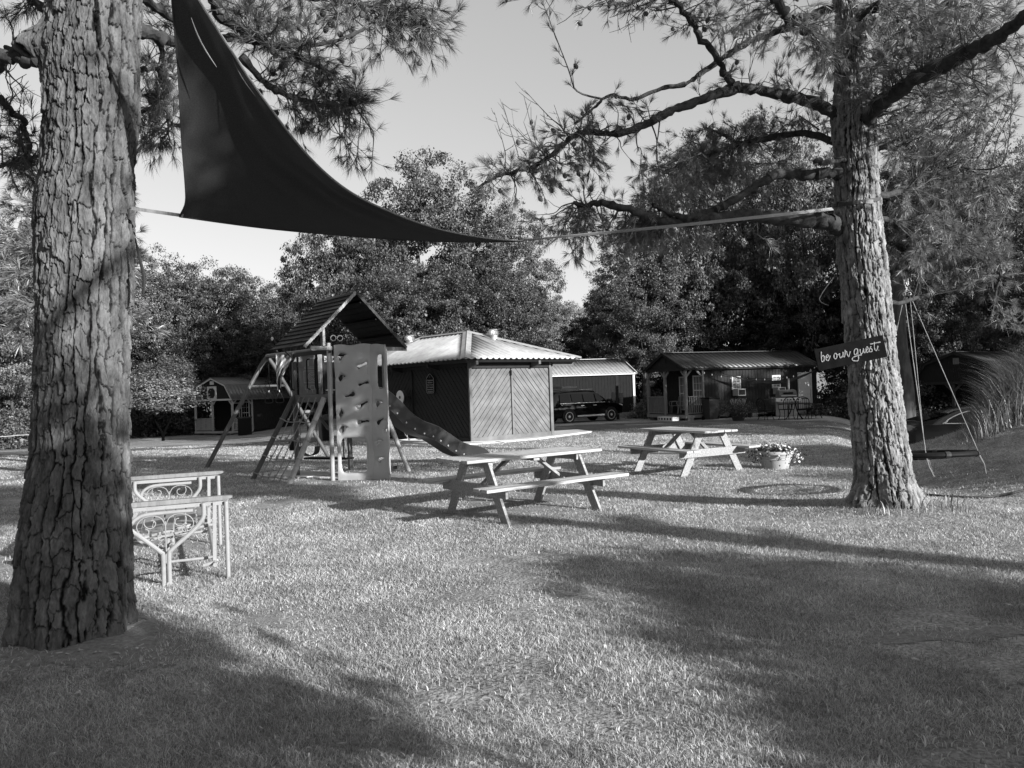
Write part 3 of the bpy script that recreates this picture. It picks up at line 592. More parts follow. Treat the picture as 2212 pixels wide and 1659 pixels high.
R.limb([(1600, 318, 9.7), (1560, 290, 9.8), (1520, 275, 9.8)], .03, .012)
# foliage masses, roughly as the photograph shows them
rg = R.region
rg(1330, 250, 110, 35, 8.2, 9.0, 20, mx=.7); rg(1230, 320, 90, 60, 8.1, 8.8, 26, sag=0); rg(1120, 375, 85, 40, 8.1, 8.6, 22, sag=-.05); rg(1050, 395, 45, 40, 8.1, 8.5, 6)
rg(1300, 335, 70, 40, 8.2, 8.8, 7, sag=-.1, drop=.1); rg(1190, 395, 70, 60, 8.2, 8.7, 8, sag=-.1, tufts=.6); rg(1160, 450, 60, 30, 8.2, 8.7, 4, sag=-.1, tufts=.4)
rg(1120, 240, 60, 50, 8.1, 8.7, 6, bare=True, cone=.05, mx=1.0, sag=-.15); rg(1190, 255, 70, 45, 8.1, 8.8, 5, bare=True, cone=.05, sag=-.2)
rg(1230, 30, 120, 40, 8.2, 9.0, 5, bare=True, cone=.07, mx=.8); rg(1330, 10, 90, 30, 8.2, 9, 7, cone=.15); rg(1130, 5, 60, 12, 8.2, 8.6, 3); rg(1400, 60, 90, 60, 8.2, 9, 6, bare=True, cone=.05, mx=.9)
rg(1480, 40, 80, 50, 8.2, 9, 9, cone=.12); rg(1620, 50, 80, 55, 8, 9.2, 20, cone=.1); rg(1560, 10, 90, 35, 8, 9.2, 14, cone=.12); rg(1720, 90, 90, 80, 8, 9.4, 26, cone=.08)
rg(1740, 190, 110, 45, 8.3, 9.3, 12); rg(1600, 175, 110, 28, 8.4, 9.2, 10, tufts=.7); rg(1840, 90, 110, 110, 8.0, 9.3, 52, cone=.08); rg(1850, 180, 80, 60, 8.2, 8.9, 12)
rg(1960, 60, 100, 70, 7.8, 9.8, 46); rg(2090, 40, 110, 60, 7.2, 9.6, 44); rg(2160, 120, 90, 70, 7.2, 9.6, 33); rg(1990, 150, 110, 60, 8.0, 9.8, 33); rg(2100, 200, 110, 55, 7.6, 9.8, 36, sag=-.05); rg(2010, 250, 110, 60, 8.6, 10.2, 36)
rg(1950, 300, 70, 50, 9.0, 10.4, 28); rg(2040, 350, 90, 60, 9.4, 10.8, 52, sag=-.02); rg(2110, 430, 75, 60, 9.4, 10.8, 44, sag=-.02); rg(1990, 440, 75, 50, 9.2, 10.4, 41); rg(2040, 520, 90, 45, 9.4, 10.6, 44); rg(2120, 545, 65, 45, 9.6, 10.8, 33); rg(1960, 560, 55, 30, 9.4, 10.4, 10)
rg(1700, 275, 100, 28, 9.5, 10.2, 22, mx=.9); rg(1590, 300, 110, 32, 9.4, 10, 34, mx=.9); rg(1500, 370, 115, 32, 9.3, 10, 46, mx=.9); rg(1560, 340, 100, 30, 9.2, 10, 18, mx=1.4); rg(1450, 400, 80, 32, 8.8, 9.4, 26); rg(1610, 370, 110, 28, 9.1, 9.8, 12, mx=1.1); rg(1420, 420, 60, 22, 8.8, 9.2, 8)
rg(1320, 490, 110, 28, 8.7, 9.2, 30, sag=0); rg(1230, 500, 60, 30, 8.3, 8.8, 9, sag=0); rg(1420, 520, 110, 26, 8.7, 9.3, 28, sag=-.05); rg(1300, 560, 60, 30, 8.4, 8.9, 8, sag=-.05); rg(1580, 520, 90, 22, 8.9, 9.3, 5, sag=-.05); rg(1270, 420, 50, 20, 8.4, 8.7, 4)
rg(2060, 620, 140, 35, 9.6, 11.2, 16, tufts=.5, mx=1.3); rg(2190, 700, 50, 40, 9.8, 10.4, 8, mx=.9); rg(2150, 650, 80, 40, 9.9, 11, 8, tufts=.5)
# crown above the frame
for i in range(9):
    a = i*2.4; z = -120-i*95; l = 380-i*20
    R.limb([(1825, z+40, 9), (1825+math.cos(a)*l*.5, z, 9+math.sin(a)*.9), (1825+math.cos(a)*l, z-30, 9+math.sin(a)*1.9)], .05, .02)
    rg(1825+math.cos(a)*l*.75, z, 170, 80, 9+math.sin(a)*1.4-.6, 9+math.sin(a)*1.4+.6, 8, size=1.5, step=.16)
R.finish(M['needle2'], 42, .115, .0027, CONE)
# ================= left pine
LY = 5.1
lc = P(160, 1390, LY); rootL = thing('pine_tree', 'thick pine trunk with plated bark filling the left of the view', 'pine tree', (lc.x, LY, Hf(lc.x, LY)), 0)
rowsL = [(20, 296, 1432), (34, 280, 1400), (36, 283, 1354), (30, 287, 1260), (39, 289, 1166), (50, 287, 1073), (68, 284, 965), (72, 284, 892), (75, 284, 770), (79, 294, 576), (78, 290, 573), (76, 294, 458), (92, 294, 344), (94, 305, 229), (92, 305, 115), (103, 307, 0), (106, 306, -120)]
def exL(TH, Z, C, RR):
    ang = np.arctan2(np.sin(TH), np.cos(TH))
    def bump(u, v, w, h, a):
        q = P(u, v, LY); th_ = -math.acos(max(-1, min(1, (q.x-np.interp(q.z, Z[:, 0], C))/np.interp(q.z, Z[:, 0], RR)))); return a*np.exp(-(((ang-th_)/w)**2+((Z-q.z)/h)**2))
    fl = .035*np.exp(-np.clip(Z-.15, 0, 9)/.17)*(1+.9*np.cos(6*TH+2+.8*np.sin(2*TH)))
    scar = bump(112, 1270, .20, .16, -.022)
    return fl+bump(112, 118, .34, .10, .17)+bump(92, 470, .25, .10, .02)+bump(185, 300, .2, .03, -.02)+bump(200, 320, .3, .05, .012)+scar
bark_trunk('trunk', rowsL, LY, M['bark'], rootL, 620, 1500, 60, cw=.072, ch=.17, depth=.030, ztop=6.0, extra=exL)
Lp = Pine(rootL, 12)
Lp.limb([(110, 118, 4.95), (73, 134, 4.95), (38, 122, 5.0), (0, 122, 5.0), (-60, 110, 5.0), (-140, 120, 5.1)], .045, .03, 12)
Lp.limb([(120, 62, 5.2), (95, 76, 5.3), (60, 95, 5.4), (30, 107, 5.5), (0, 145, 5.6), (-50, 190, 5.7)], .04, .03)
Lp.limb([(125, 40, 5.2), (100, 23, 5.4), (69, 0, 5.6), (30, -40, 5.8)], .035, .025)
Lp.limb([(-60, 170, 5.7), (0, 214, 5.8), (27, 244, 5.9), (53, 260, 6), (50, 279, 6), (65, 317, 6), (46, 344, 6), (11, 355, 6), (-30, 372, 6)], .03, .012)
Lp.limb([(290, 60, 5.3), (307, 69, 5.4), (345, 80, 5.7), (382, 92, 6.0), (430, 95, 6.3), (480, 80, 6.5), (527, 85, 6.6), (573, 98, 6.7), (640, 100, 6.8), (720, 90, 6.9), (790, 60, 7)], .05, .014)
Lp.limb([(290, -20, 5.2), (330, 10, 5.5), (378, 42, 6.0), (440, 60, 6.4)], .04, .02)
Lp.limb([(440, -60, 6.2), (464, 0, 6.4), (474, 34, 6.5), (527, 69, 6.6), (573, 88, 6.6), (640, 120, 6.7), (700, 150, 6.8)], .055, .014)
Lp.limb([(520, 120, 6.5), (565, 172, 6.7), (596, 195, 6.8), (649, 214, 7.0), (726, 229, 7.1), (780, 215, 7.2)], .035, .012)
Lp.limb([(400, -80, 6.4), (520, -40, 6.8), (640, -10, 7.1), (760, 5, 7.3), (850, 30, 7.4), (930, 60, 7.5)], .045, .012)
Lp.limb([(345, 85, 5.8), (350, 120, 5.9), (345, 160, 6), (366, 183, 6.1), (355, 202, 6.1), (305, 205, 6.2)], .022, .012)
Lp.limb([(300, 245, 6.1), (330, 232, 6.2), (359, 237, 6.2), (363, 283, 6.2), (350, 300, 6.2)], .016, .009)
Lp.limb([(300, 150, 5.9), (340, 150, 6.0), (380, 170, 6.1)], .02, .012)
q = Lp.region
q(345, 150, 45, 60, 5.8, 6.5, 24, size=.9, mx=.8); q(345, 260, 50, 65, 6.0, 6.6, 30, size=.95, mx=.8); q(340, 30, 40, 30, 5.9, 6.5, 8, mx=.8); q(330, 315, 38, 22, 6.1, 6.6, 8, mx=.6)
q(520, 40, 60, 40, 6.2, 7.0, 16, cone=.18); q(610, 60, 90, 55, 6.4, 7.2, 28, cone=.2); q(690, 120, 90, 50, 6.5, 7.2, 18, cone=.18, tufts=.6); q(620, 160, 50, 35, 6.5, 7.1, 12, cone=.15)
q(700, 210, 85, 45, 6.7, 7.3, 30, cone=.12); q(770, 200, 60, 30, 6.9, 7.4, 16); q(720, 265, 60, 25, 6.8, 7.3, 10, cone=.2); q(660, 250, 50, 30, 6.7, 7.2, 10, cone=.2)
q(800, 20, 90, 40, 6.9, 7.6, 22, cone=.25); q(880, 60, 75, 50, 7.2, 7.7, 18, cone=.2); q(930, 90, 50, 55, 7.3, 7.7, 12, cone=.1); q(740, 10, 60, 40, 6.9, 7.4, 14, cone=.25); q(840, 110, 50, 40, 7.2, 7.6, 7, cone=.3, tufts=.5)
q(555, 10, 110, 30, 6.3, 7.2, 14, cone=.2)
q(45, 20, 50, 25, 5.4, 6.0, 6); q(50, 90, 45, 30, 5.2, 5.7, 4, bare=True, mx=.6); q(40, 190, 50, 40, 5.5, 6.0, 6, bare=True, mx=.7); q(40, 300, 55, 60, 5.7, 6.4, 14, mx=.8); q(60, 370, 50, 40, 5.8, 6.4, 14, mx=.7); q(20, 250, 40, 40, 5.8, 6.3, 5, tufts=.5)
q(770, 350, 45, 25, 7.4, 8.0, 7, mx=.7); q(960, 60, 30, 50, 7.4, 7.7, 5)
for i in range(5):
    a = i*2.4+1; z = -200-i*120; l = 520
    Lp.limb([(205, z+40, 5.1), (205+math.cos(a)*l*.5, z, 5.1+math.sin(a)*.8), (205+math.cos(a)*l, z-30, 5.1+math.sin(a)*1.6)], .045, .02)
    q(205+math.cos(a)*l*.75, z, 180, 80, 5.1+math.sin(a)*1.2-.5, 5.1+math.sin(a)*1.2+.5, 9, size=1.4, step=.14)
Lp.finish(M['needle'], 32, .13, .0026, CONE)
# dead strip hanging off the trunk's right side
MB().tube(crv([P(292, 515, 5.0), P(302, 560, 4.98), P(311, 600, 4.97), P(309, 640, 4.97)], 4), [.005, .006, .008, .010, .010, .011, .011, .011, .010, .010, .009, .008, .004], 6).build('bark_strip', M['dark'], None)
o = bpy.data.objects['bark_strip']; o.parent = rootL; o.matrix_parent_inverse = Matrix.Translation(-Vector(rootL.location))
# ================= pale pines beyond, left
def mid_pine(label, u, Y, vtop, spread, seed, n=70, m='needle2', name='pine_tree', lo=.12):
    x = tp(u, Y); root = thing(name, label, 'pine tree', (x, Y, Hf(x, Y)), 0, 'pines left of the lawn'); zt = P(u, vtop, Y).z-root.location.z
    g = random.Random(seed); pn = Pine(root, seed); o = root.location
    pn.limbs.tube(crv([(0, 0, -.2), (.05, 0, zt*.4), (-.05, .05, zt*.75), (0, 0, zt)], 4), [.16-.011*i for i in range(13)], 8)
    for i in range(n):
        z = zt*(lo+(.98-lo)*g.random()**.9); a = g.uniform(0, 6.28); l = spread*(1.05-z/zt*.85)*g.uniform(.5, 1.1)
        s_ = Vector((0, 0, z))+o; e = s_+Vector((math.cos(a)*l, math.sin(a)*l, l*.12))
        pn.branchlet(s_, e, 1., 2.1, r=.022, sag=.05, step=.17, cone=0)
    pn.twigs.v and None
    pn.finish(M[m], 26, .15, .0065)
mid_pine('pale soft-needled pine just right of the thick trunk, below the sail strap', 235, 20, 585, 2.3, 71, 60, lo=.66)
mid_pine('taller open pine behind the sail corner strap', 235, 26, 330, 2.9, 72, 90, lo=.55)
mid_pine('tall pine left of the thick trunk at the photo edge', 110, 21, 300, 2.6, 73, 110, lo=.4)
mid_pine('low pine at the far left edge under the tall pine', 95, 18, 520, 1.7, 74, 40, lo=.5)
# ------------------------------------------------------------------ shade sail
def sail():
    def pc(pts): return crv([P(*p) for p in pts], 8)
    left = pc([(366, -120, 4.3), (372, 0, 4.45), (385, 150, 4.6), (393, 300, 4.78), (401, 400, 4.92), (401, 440, 5.0), (388, 468, 5.05)])
    right = pc([(366, -120, 4.3), (430, 0, 4.35), (500, 110, 4.5), (560, 200, 4.66), (660, 330, 4.98), (750, 410, 5.35), (850, 460, 5.85), (950, 495, 6.35), (1050, 514, 6.9), (1130, 520, 7.3)])
    bot = pc([(388, 468, 5.05), (600, 496, 5.8), (850, 517, 6.5), (1000, 523, 6.95), (1130, 521.5, 7.3)])
    def samp(c, t):
        L = [0]
        for i in range(1, len(c)): L.append(L[-1]+(c[i]-c[i-1]).length)
        s = t*L[-1]
        for i in range(1, len(c)):
            if L[i] >= s-1e-9: return c[i-1].lerp(c[i], (s-L[i-1])/max(1e-9, L[i]-L[i-1]))
        return c[-1]
    NS, NR = 120, 110; V = []
    A, B = left[-1], right[-1]
    for i in range(NS+1):
        s = i/NS; a = samp(left, s); b = samp(right, s)
        for j in range(NR+1):
            r = j/NR; p = a.lerp(b, r) + (samp(bot, r)-A.lerp(B, r))*s**6
            w = math.sin(math.pi*r)*math.sin(math.pi*min(1, s*1.0))
            x = r*9+s*5; p = p+Vector((0, 0, 1))*(w*(.014*math.sin(x*2.2+s*6)*math.exp(-((s-.45)/.3)**2)+.016*math.sin(r*30-s*19)*math.exp(-((s-.72)/.2)**2)-.05*s)+.012*math.sin(r*34+s*4)*math.exp(-((s-.86)/.12)**2)*math.exp(-(r/.3)**2)*math.sin(math.pi*r)*4)
            V.append(p)
    o_ = Vector((P(388, 468, 5.05).x, 5.05, 0)); root = thing('shade_sail', 'dark triangular shade sail stretched between the two pines overhead', 'shade sail', o_, 0)
    i = np.arange(NS)[:, None]*(NR+1)+np.arange(NR)[None]; q = np.stack([i, i+1, i+NR+2, i+NR+1], -1).reshape(-1, 4)
    f = npmesh('fabric', np.array([tuple(v-o_) for v in V]), [q], M['sail'], root, smooth=True)
    MB().tube([samp(right, .03+.97*k/60)-o_ for k in range(61)], .007, 5).build('hem', M['hem'], root, smooth=True)  # right hem is paler than the others, sunlight painted into its colour
    MB().tube([samp(left, .03+.97*k/50)-o_ for k in range(51)], .007, 5).build('hem', M['dark'], root, smooth=True)
    MB().tube([samp(bot, k/50)-o_ for k in range(51)], .006, 5).build('hem', M['dark'], root, smooth=True)
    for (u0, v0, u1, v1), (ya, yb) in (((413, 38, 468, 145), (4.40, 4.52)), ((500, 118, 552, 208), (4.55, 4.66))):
        mb = MB(); pr_ = [P(u0+(u1-u0)*t-6*math.sin(math.pi*t), v0+(v1-v0)*t, ya+(yb-ya)*t-.02)-o_ for t in np.linspace(0, 1, 9)]; mb.tube(pr_, [.0012+(.0035 if ya < 4.5 else .002)*math.sin(math.pi*k/8) for k in range(9)], 5); mb.build('tear_sky_strip', M['hem' if ya < 4.5 else 'porchd'], root)  # pale strips laid over the cloth for bright sky showing through tears
    def ribbon(a, b, w, name, m, tw=0, sag=.0, n=16):
        mb = MB(); a = Vector(a)-o_; b = Vector(b)-o_; t = (b-a).normalized()
        for k in range(n):
            p0 = a.lerp(b, k/n)-Vector((0, 0, sag*math.sin(math.pi*k/n))); p1 = a.lerp(b, (k+1)/n)-Vector((0, 0, sag*math.sin(math.pi*(k+1)/n)))
            ang = tw*(1-(k+.5)/n); mb.bar(p0, p1, .003, w, side=Vector((0, 1, 0))*math.cos(ang)+Vector((0, 0, 1))*math.sin(ang))
        mb.build(name, m, root)
    ribbon(P(396, 466, 5.05), P(284, 450, 5.02), .022, 'strap', M['porch'])
    ribbon(P(1120, 520, 7.28), P(1800, 451, 8.75), .034, 'strap', M['strap'], tw=1.25, sag=.01, n=30)
    # strap wrapped round the right trunk with its ratchet
    zc = P(1850, 438, RY).z; c = P(1848, 438, RY); mb = MB(); pts = [Vector((c.x+.262*math.cos(a), RY+.262*math.sin(a), zc+.05*math.sin(a+.6)))-o_ for a in np.linspace(0, 2*math.pi, 40)[:-1]]
    for k in range(39): mb.bar(pts[k], pts[(k+1) % 39], .004, .04, side=(pts[k]-Vector((c.x, RY, zc))+o_))
    mb.build('trunk_strap', M['strapd'], root)
    MB().box(P(1877, 436, 8.68)-o_, (.09, .03, .05), 0, .05).build('ratchet', M['strap'], root, bevel=.006)
    MB().tube(crv([P(1808, 446, 8.72)-o_, P(1812, 437, 8.69)-o_, P(1825, 436, 8.68)-o_, P(1835, 428, 8.68)-o_], 4), .009, 6).build('hook', M['black'], root)
    ribbon(samp(right, .0), (-2.75, 4.95, 5.2), .04, 'strap', M['strap'])
sail()
# ------------------------------------------------------------------ lettered board
def board():
    u8 = lambda X, Y: (1751+X/12.0, 708.5+Y/12.0)
    Yb = 8.60
    TL, TR, BR = P(*u8(90, 560), Yb+.05), P(*u8(1872, 180), Yb-.04), P(*u8(1972, 750), Yb-.04)
    ex = (TR-TL); W = ex.length; ex.normalize(); ez = (TR-BR); Hh = ez.length; ez = (ez-ex*ez.dot(ex)).normalized(); n = ex.cross(ez); n = -n if n.y > 0 else n
    root = thing('wooden_sign', 'dark board lettered be our guest nailed aslant to the pine', 'sign', TL)
    O = Vector(TL)
    def L(X, Y, off=.0):  # crop pixel -> board plane
        d = (P(*u8(X, Y), Yb)-CAM); t = (O-CAM).dot(n)/d.dot(n); return CAM+d*t+n*off
    q = [TL-ez*Hh, TL-ez*Hh+ex*W, TL+ex*W, TL]
    MB().prism([p-O for p in q], -n, .022).build('board', M['signb'], root, bevel=.003)
    strokes = ["270,615 270,700 275,800 285,865 320,870 345,820 345,745 320,715 288,745", "400,770 440,755 455,720 432,695 405,715 390,770 400,825 430,848 470,820 500,715",
     "640,650 605,690 600,760 630,800 665,780 675,710 650,660 700,700 745,660", "745,655 745,720 765,775 795,760 828,700 832,620", "832,640 840,735 868,745 885,680 890,575", "880,570 895,600 930,625 945,690 968,735 990,725 1020,605",
     "1210,550 1155,545 1122,600 1130,680 1160,695 1195,650 1210,560", "1212,550 1220,690 1237,790 1215,848 1150,855 1085,840 1072,800 1110,755 1200,722 1320,695", "1275,548 1282,630 1310,668 1345,630 1362,522", "1362,540 1375,630 1400,640 1425,595 1465,560 1482,515 1452,492 1428,540 1432,600 1460,635 1500,600 1550,480",
     "1552,470 1550,520 1590,570 1580,608 1535,620 1512,600", "1642,360 1646,480 1658,560 1690,588 1720,550 1738,460", "1535,422 1650,398 1805,365", "1752,572 1764,578 1772,574"]
    mb = MB()
    for s in strokes:
        pts = [L(*map(float, a.split(',')), .003)-O for a in s.split()]
        c = crv(pts, 5); k = len(c); mb.tube(c, [.0062+.0015*math.sin(i*.9) for i in range(k)], 6)
    mb.build('lettering', M['letter'], root, smooth=True)
board()
# ------------------------------------------------------------------ web swing on the right
def web_swing():
    ap_ = P(1985, 632, 10.0); c = P(1985, 981, 10.0); r = .66; root = thing('rope_swing', 'round web swing hanging on four ropes beside the sign pine', 'swing', (c.x, 10.0, c.z)); root.rotation_euler[0] = -.07
    O = Vector(root.location); ring = [Vector((math.cos(a)*r, math.sin(a)*r, 0)) for a in np.linspace(0, 2*math.pi, 49)[:-1]]
    MB().tube(ring, .034, 10, closed=True).build('rim', M['black'], root, smooth=True)
    mb = MB()
    for a in np.linspace(0, 2*math.pi, 25)[:-1]: mb.tube([Vector((math.cos(a)*r, math.sin(a)*r, 0)), Vector((math.cos(a)*.33, math.sin(a)*.33, -.055)), Vector((0, 0, -.07))], .006, 5)
    for q, z in ((.12, -.068), (.24, -.06), (.36, -.05), (.48, -.035), (.58, -.018)): mb.tube([Vector((math.cos(a)*q, math.sin(a)*q, z)) for a in np.linspace(0, 2*math.pi, 25)[:-1]], .006, 5, closed=True)
    mb.build('net', M['black'], root)
    top = Vector((0, 0, ap_.z-O.z))
    for a in (math.radians(-32), math.radians(56), math.radians(125), math.radians(-111)):
        e = Vector((math.cos(a)*r, math.sin(a)*r, 0)); s = .035 if math.cos(a) > 0 else -.035
        pts = [top+Vector((s, 0, 0)), top.lerp(e, .25)+Vector((s*.8, 0, 0)), e+Vector((0, 0, .02))]
        n = 60; mb = MB(); c_ = crv(pts, 20); mb.tube(c_, [.006*(1+.22*math.sin(i*2.2)) for i in range(len(c_))], 6)
        mb.tube([e, e+Vector((.03*math.cos(a)+.04, 0, -.14)), e+Vector((.08, 0, -.26))], [.012, .007, .006], 5); mb.build('rope', M['rope'], root, smooth=True)
    sp = MB()
    for a in np.linspace(0, 2*math.pi, 9)[:-1]: sp.lathe([(.04, -.03), (.042, 0), (.04, .03)], (math.cos(a)*r, math.sin(a)*r, 0), 10, axis=(-math.sin(a), math.cos(a), 0))
    sp.build('band', M['dark'], root)
    t2 = P(1979, 496, 10.0)-O
    MB().bar(top+Vector((0, 0, .16)), t2, .05, .004, side=(1, 0, 0)).build('strap', M['black'], root)
    MB().box(top+Vector((0, 0, .17)), (.06, .02, .08)).build('strap_label', M['whitep'], root)
    mb = MB(); mb.tube([top+Vector((0, 0, .12))+Vector((math.cos(a)*.015, 0, math.sin(a)*.035)) for a in np.linspace(0, 6.28, 17)[:-1]], .006, 6, closed=True)
    for s in (-1, 1): mb.tube([top+Vector((s*.035, 0, .01))+Vector((math.cos(a)*.02, 0, math.sin(a)*.02)) for a in np.linspace(0, 6.28, 17)[:-1]], .004, 6, closed=True)
    mb.build('carabiner', M['chrome'], root, smooth=True)
web_swing()
# ------------------------------------------------------------------ playset
EX = Vector((.757, .653, 0)); EB = Vector((-.653, .757, 0)); F0 = Vector((-2.955, 14.8, 0))
def q3(e, b, z): return EX*e+EB*b+Vector((0, 0, z))
def playset():
    R_ = thing('playset', 'climbing frame with shingled gable roof, moulded climbing wall, wavy slide and cargo net', 'playset', (F0.x, F0.y, Hf(F0.x, F0.y)))
    gz = lambda e, b: Hf(F0.x+EX.x*e+EB.x*b, F0.y+EX.y*e+EB.y*b)-Hf(F0.x, F0.y)
    zt = 2.47; zd = 1.60
    MB().tube([q3(-.6, 0, -.2), q3(-.6, 0, zt+.1)], .042, 14).build('front_post', M['plasticg'], R_, smooth=True)
    for e, b, m in ((.6, 0, 'plasticg'), (-.6, 1.5, 'polem'), (.6, 1.5, 'polem')):
        MB().box(q3(e, b, (zt+zd-1.6)/2), (.08, .08, zt+.0), math.atan2(EX.y, EX.x)).build('post', M[m], R_, bevel=.006)
    MB().bar(q3(-.6, -.02, zd-.06), q3(-.6, 1.52, zd-.06), .05, .15, side=EX).build('deck_beam', M['polem'], R_, bevel=.008)
    MB().bar(q3(.6, -.02, zd-.06), q3(.6, 1.52, zd-.06), .05, .15, side=EX).build('deck_beam', M['polem'], R_, bevel=.008)
    MB().bar(q3(-.57, 1.5, zd-.06), q3(.57, 1.5, zd-.06), .05, .15, side=EB).build('deck_beam', M['polem'], R_, bevel=.008)
    mb = MB()
    for i in range(10): mb.bar(q3(-.57, .07+i*.15, zd-.01), q3(.57, .07+i*.15, zd-.01), .14, .02, side=EB)
    mb.build('deck', M['dark'], R_)
    # roof: two slopes with shingle courses
    rp, rise, hw, ov = 3.57, 1.06, 1.10, .12; L0, L1 = -.02, 1.42
    for s in (-1, 1):
        mb = MB(); NC = 12
        for i in range(NC):
            t0 = i/NC; t1 = (i+1)/NC
            a0 = q3(s*hw*t0, L0, rp-rise*t0); a1 = q3(s*hw*t1, L0, rp-rise*t1); b1 = q3(s*hw*t1, L1, rp-rise*t1); b0 = q3(s*hw*t0, L1, rp-rise*t0)
            nr = Vector((0, 0, 1))*.707+EX*s*.707
            mb.hexa([a0-nr*.01, b0-nr*.01, b1+nr*.0, a1+nr*.0, a0+nr*.004, b0+nr*.004, b1+nr*.026, a1+nr*.026])
        mb.build('roof_slope', M['shingle'], R_)
        mb = MB()
        for t in (.12, .42, .72): mb.bar(q3(s*hw*t, L0+.03, rp-rise*t-.06), q3(s*hw*t, L1-.03, rp-rise*t-.06), .03, .07, side=EX*s+Vector((0, 0, -1)))
        mb.build('purlin', M['black'], R_)
        mb = MB(); NC = 14
        for i in range(NC):
            t0 = i/NC+.004; t1 = (i+1)/NC-.002; mb.bar(q3(s*hw*t0, L0-.015, rp-rise*t0-.012), q3(s*hw*t1, L0-.015, rp-rise*t1-.022), .03, .055, side=EB)
        mb.build('barge_board', M['wood2'] if s < 0 else M['dark'], R_)
    MB().bar(q3(-.98, -.03, zt), q3(-.55, -.03, zt), .04, .075, side=EB).build('tie_beam', M['wood2'], R_, bevel=.003)
    MB().bar(q3(.3, -.0, zt), q3(1.12, -.0, zt), .04, .075, side=EB).build('tie_beam', M['porchd'], R_, bevel=.003)
    MB().bar(q3(-.72, -.02, zt+.03), q3(-.72, -.02, 2.86), .05, .09, side=EX).build('strut', M['wood2'], R_, bevel=.003)
    MB().bar(q3(-.55, .03, zd+.02), q3(-.55, .03, zt-.03), .03, .05, side=EX).build('strut', M['plasticg'], R_, bevel=.003)
    MB().bar(q3(-.6, -.05, 2.42), q3(-.6, 1.5, 2.42), .05, .08, side=EX).build('top_rail', M['dark'], R_)
    MB().bar(q3(-.58, .55, 1.62), q3(-.58, .55, 2.4), .03, .045, side=EX).build('bar', M['black'], R_)
    for b in (.38, .72, 1.42): MB().tube(crv([q3(-.64, b, 1.72), q3(-.69, b, 1.74), q3(-.70, b, 1.85), q3(-.70, b, 2.2), q3(-.69, b, 2.29), q3(-.64, b, 2.31)], 4), .014, 7).build('grab_handle', M['black'], R_, smooth=True)
    # back wall: game panel and chalkboard
    rzb = math.atan2(EX.y, EX.x)
    MB().box(q3(-.27, 1.44, 2.02), (.52, .03, .84), rzb).build('game_panel', M['panel'], R_, bevel=.01)
    MW = lambda e, b, z: Matrix.Translation(q3(e, b, z)) @ Matrix.Rotation(rzb, 4, 'Z') @ Matrix.Rotation(math.pi/2, 4, 'X')
    mb = MB()
    def st(pts, w=.010):
        for a, b in zip(pts, pts[1:]): mb.bar(q3(-.27+a[0], 1.42, 2.02+a[1]), q3(-.27+b[0], 1.42, 2.02+b[1]), .006, w, side=EB)
    st([(-.06, .18), (-.06, .34), (.08, .34), (.08, .30)], .02); st([(-.14, .13), (.1, .13), (.1, .16), (-.14, .16), (-.14, .13)], .008)
    st([(-.16, -.16), (.2, -.16), (.2, .08), (-.16, .08), (-.16, -.16)])
    for r in (.03, .06, .09): st([(.02+r*math.cos(a), -.04+r*math.sin(a)) for a in np.linspace(r*9, r*9+5.2, 14)], .009)
    for x0 in (-.14, -.02, .1):
        st([(x0, -.22), (x0+.08, -.22), (x0+.08, -.30), (x0, -.30), (x0, -.22)], .008); st([(x0+.04, -.30), (x0+.04, -.36)], .008)
    mb.build('panel_games', M['panelp'], R_)
    MB().box(q3(.28, 1.45, 2.0), (.56, .03, .86), rzb).build('chalkboard', M['chalk'], R_, bevel=.01)
    MB().box(q3(.28, 1.425, 2.34), (.5, .02, .12), rzb).build('chalkboard_header', M['panelp'], R_)
    text_mesh('lettering', 'CHALKBOARD', .085, M['black'], R_, MW(.28, 1.41, 2.338), .003, bold=.002)
    MB().box(q3(.28, 1.41, 1.70), (.5, .04, .02), rzb).build('chalk_tray', M['panelp'], R_)
    # climbing wall pod
    A = Vector((-3.30, 14.42, 0))-F0; K = Vector((-2.60, 14.30, 0))-F0; E = Vector((-2.29, 14.12, 0))-F0
    def wall(name, p, q, holes, z0, z1, amp, seed):
        w = (q-p).length; ex = (q-p).normalized(); n = Vector((ex.y, -ex.x, 0)); NX = max(60, int(w*150)); NZ = 330
        xs_ = np.linspace(0, w, NX); zs = np.linspace(z0, z1, NZ); X, Z = np.meshgrid(xs_, zs)
        sd_ = np.full(X.shape, 9.)
        for (cx, cz, a, b, rot, pw) in holes:
            c_, s_ = math.cos(rot), math.sin(rot); dx = (X-cx)*c_+(Z-cz)*s_; dz = -(X-cx)*s_+(Z-cz)*c_
            if pw == 2: dz = dz-.02*np.sin(dx/a*2.2); b_ = b*(1+.35*np.sin(dx/a*2.5+cx*20))
            else: b_ = b
            sd_ = np.minimum(sd_, ((np.abs(dx)/a)**pw+(np.abs(dz)/b_)**pw)**(1/pw)*min(a, b)-min(a, b))
        bulge = .030*(vn(X*3.3+seed, Z*2.6+seed, seed)-.5)*amp+.05*np.sin(np.pi*X/w)*.3
        lip = -.022*np.exp(-np.clip(sd_, 0, 9)/.010); D = bulge+lip
        edge = .012*np.sin(Z*9+seed)*(X > w*.9)
        top = np.where(Z > z1-.02, .012*np.sin(X*14), 0)
        pos = np.array(p)[None, None]+X[..., None]*np.array(ex)+D[..., None]*np.array(n)+(Z+top)[..., None]*np.array((0, 0, 1.))+edge[..., None]*np.array(ex)
        V = pos.reshape(-1, 3); i = np.arange(NZ-1)[:, None]*NX+np.arange(NX-1)[None]; qd = np.stack([i, i+1, i+NX+1, i+NX], -1).reshape(-1, 4)
        cs = (sd_[:-1, :-1]+sd_[1:, 1:])/2; qd = qd[(cs > 0).ravel()]
